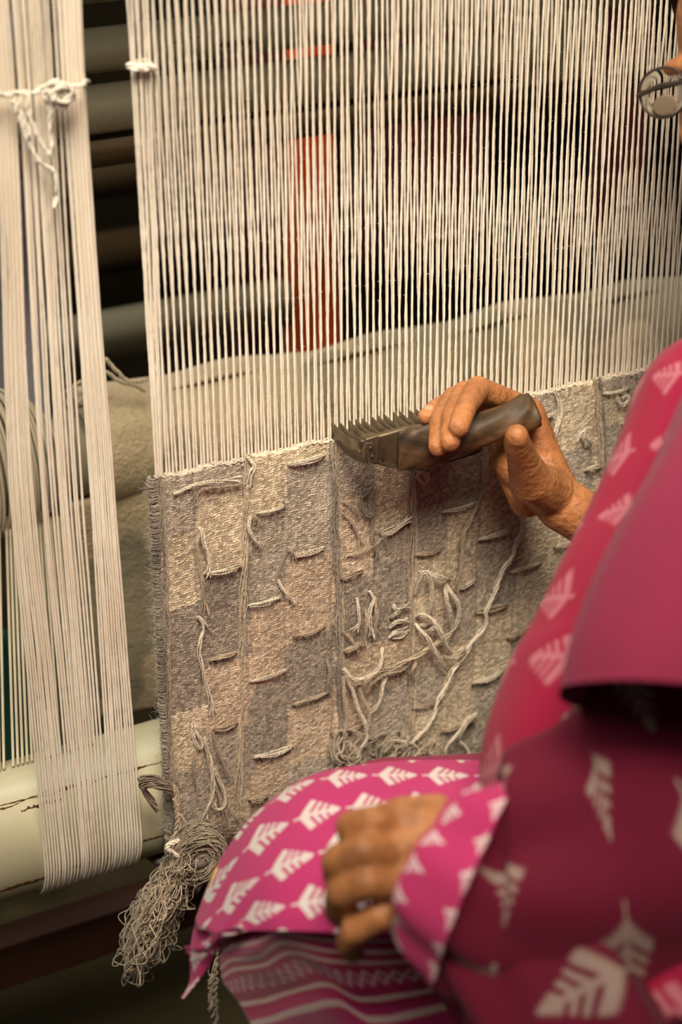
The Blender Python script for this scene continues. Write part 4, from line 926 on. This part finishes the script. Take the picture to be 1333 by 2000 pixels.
# drape over the forearm, ending in a bordered cuff round the wrist
p3 = [(872, 1690, 1.174, 0.0483, .038), (905, 1712, 1.168, 0.0588, .044), (965, 1735, 1.171, 0.0735, .052), (1060, 1730, 1.171, 0.0903, .060), (1180, 1720, 1.176, 0.1134, .065), (1330, 1680, 1.176, 0.1239, .07), (1500, 1600, 1.176, 0.1155, .07)]
tube_cloth('shawl_drape', p3, M_drape, person, folds=(.009, 26, 9))
p4 = [(980, 1680, 1.191, 0.0525, .04), (1020, 1800, 1.176, 0.0588, .045), (1090, 1920, 1.156, 0.0630, .05), (1170, 2090, 1.136, 0.0672, .055)]
tube_cloth('shawl_end', p4, M_drape, person, folds=(.010, 22, 12))

M_cuff = cloth_mat('cuff_print', (.56, .045, .17), cu=.021, cv=.017, sc=.95, white=(.78, .68, .68), soft=.12)
cuff = tube_cloth('sleeve_cuff', [(862, 1684, 1.175, 0.0499, .040), (875, 1692, 1.172, 0.0525, .042), (900, 1708, 1.166, 0.0604, .047), (935, 1724, 1.163, 0.0683, .052)], M_cuff, person, folds=(.0045, 26, 9))
A = cr([list(D(*q[:3]))+[q[3], q[4]] for q in [(858, 1681, 1.175, 0.0499, .0405), (866, 1686, 1.174, 0.0509, .041)]], 4)[:2]; T_ = nrm(A[1, :3]-A[0, :3]); n1 = nrm(np.cross(T_, CF)); n2 = np.cross(T_, n1); a = np.linspace(0, TAU, 72, endpoint=False)
kk_ = (np.sin(a*5)+.7*np.sin(a*9)+.6*np.sin(a*3+1))*.0016
MB().tube(A[0, :3]+(.0506+kk_)[:, None]*n1*np.cos(a)[:, None]+(.0412+kk_)[:, None]*n2*np.sin(a)[:, None], .0014, 8, ref=tuple(T_), closed=True).build('cuff_trim', simple('white_trim', (.70, .60, .60), (.80, .70, .70), 40), cuff)

# ================================================================ THE BEATING COMB
M_iron = simple('dark_iron', (.13, .10, .065), (.22, .18, .12), 70, .36, .5, .75, .0006)
m = Mat('worn_handle', .55, .4); a_ = m.noise(26, 5, stretch=(.35, 1, 1), dist=1.2); b_ = m.noise(70, 4, seed=3.0)
c = m.ramp(a_, [(.36, (.020, .015, .010)), (.50, (.075, .045, .023)), (.62, (.15, .072, .032))]); m.col(m.mix(b_.gt(.62, .06)*.4, c, (.17, .075, .026))); m.bump(a_+b_*.4, .0012); M_handle = m.m
m = Mat('rusted_plate', .48, .5, .55); a_ = m.noise(150, 5); b_ = m.noise(18, 3, seed=2.0)
c = m.ramp(b_, [(.42, (.15, .115, .07)), (.58, (.09, .068, .042))]); m.col(m.mix(a_.gt(.60, .06)*b_.gt(.5, .1)*.7, c, (.20, .08, .022))); m.bump(a_, .0006); M_plate = m.m
comb = thing('beating_comb', 'dark iron weaving comb with curved teeth and a worn wooden handle', 'comb', loc=tuple(P(800, 870, -.06)))
k0 = P(800, 870, -.06)
NT = 12
for i in range(NT):
    f = i/(NT-1)
    tx, ty = 638+f*140, 821-f*24; bx, by = 712+f*188, 860-f*32
    lowf = 34-8*f
    top = [P(tx, ty, .006), P(tx*.8+bx*.2, ty+(by-ty)*.32, -.006), P(tx*.55+bx*.45, ty+(by-ty)*.66, -.020), P(tx*.28+bx*.72, ty+(by-ty)*.90, -.035), P(bx, by, -.050), P(bx+10, by, -.060)]
    x_ = np.mean([q[0] for q in top[:5]]); x_ = XL+.010+round((x_-XL-.010)/PITCHW-.5)*PITCHW+.5*PITCHW
    T_ = cr(top, 5); T_[:, 0] = x_; n = len(T_); ht = np.interp(np.linspace(0, 1, n), [0, .06, .4, 1], [.0030, .0125, .0165, .0200])
    Bm = T_.copy(); Bm[:, 2] -= ht; Bm[:, 1] -= .003*np.linspace(1, .3, n)
    w_ = .00055; V_ = []
    ring = np.stack([T_+[w_, 0, 0], Bm+[w_, 0, 0], Bm-[w_, 0, 0], T_-[w_, 0, 0]], 1)-k0
    mb = MB(); mb.grid(ring, closed=True); mb.add(ring[0], [[0, 1, 2, 3]]); mb.add(ring[-1], [[3, 2, 1, 0]])
    mb.build('tooth', M_iron, comb, smooth=False)
# head: flat-sided iron box the teeth are riveted into, tapering to the handle
def prism(front, back_dy, name, mat, parent, bev=.0015):
    """front outline (px, py, y) extruded towards the loom"""
    Fp = np.array([P(*q) for q in front]); Bp = Fp+np.array([0, back_dy, 0]); n = len(Fp); bm = bmesh.new()
    vf = [bm.verts.new(v-k0) for v in Fp]; vb = [bm.verts.new(v-k0) for v in Bp]
    bm.faces.new(vf); bm.faces.new(vb[::-1])
    for i in range(n): j = (i+1) % n; bm.faces.new((vf[j], vf[i], vb[i], vb[j]))
    bmesh.ops.recalc_face_normals(bm, faces=bm.faces); me = bpy.data.meshes.new(name); bm.to_mesh(me); bm.free(); me.materials.append(mat)
    o = link(name, me, parent); bevel(o, bev, 3); return o
prism([(704, 862, -.056), (722, 856, -.058), (760, 846, -.062), (800, 836, -.066), (830, 832, -.067), (830, 921, -.067), (800, 921, -.066), (770, 917, -.064), (742, 909, -.060), (712, 897, -.056)], .007, 'comb_head', M_plate, comb, .002)
prism([(815, 870, -.068), (860, 862, -.070), (905, 852, -.072), (940, 852, -.074), (948, 866, -.074), (944, 882, -.073), (930, 890, -.072), (880, 905, -.070), (840, 915, -.068), (815, 919, -.067)], .010, 'handle_tongue', M_handle, comb, .0025)
prism([(716, 858, -.0605), (738, 852, -.0620), (741, 852, -.0620), (738, 909, -.0625), (734, 908, -.0625), (712, 898, -.0605)], .010, 'clamp_band', M_iron, comb, .0008)
prism([(714, 860, -.0595), (720, 858, -.0605), (733, 906, -.0625), (726, 902, -.062)], .002, 'clamp_edge', M_iron, comb, .0006)
prism([(716, 866, -.0645), (730, 865, -.0650), (735, 905, -.0650), (721, 903, -.0645)], .003, 'clamp_tab', M_iron, comb, .0008)
for (a, b) in ((725, 875), (728, 892), (704, 884)):
    MB().ball(P(a, b, -.0655 if a > 710 else -.0595)-k0, (.0016, .0005, .0016), 12, 8).build('rivet', M_iron, comb)
# handle: oval wooden grip with a knobbed end, narrowing into the head
hp = [(778, 881, -.0655, .0175, .0035), (792, 879, -.0665, .0186, .0050), (815, 876, -.068, .0190, .0068), (850, 868, -.071, .0188, .0090), (890, 856, -.075, .0172, .0112), (930, 842, -.079, .0150, .0128), (975, 828, -.083, .0140, .0138), (1010, 814, -.085, .0152, .0150), (1032, 807, -.087, .0160, .0156), (1044, 802, -.088, .0146, .0142), (1051, 799, -.089, .0095, .0090)]
A = cr([list(P(*q[:3]))+[q[3], q[4]] for q in hp], 8); T = nrm(np.gradient(A[:, :3], axis=0)); n1 = nrm(np.cross(T, [0, 0, 1])); n2 = np.cross(T, n1); a = np.linspace(0, TAU, 40, endpoint=False)
rg = np.random.default_rng(3); kn = 1+.10*np.sin(a*3+1)[None]*np.clip((np.arange(len(A))-56)/12, 0, 1)[:, None]+.05*np.sin(a*5+np.arange(len(A))[:, None]*.4)
G = A[:, None, :3]+kn[..., None]*(A[:, 4][:, None, None]*n1[:, None]*np.cos(a)[None, :, None]+A[:, 3][:, None, None]*n2[:, None]*np.sin(a)[None, :, None])-k0
G = np.concatenate([G[:1]*0+G[0].mean(0), G, G[:1]*0+G[-1].mean(0)]); MB().grid(G, closed=True).build('handle', M_handle, comb)
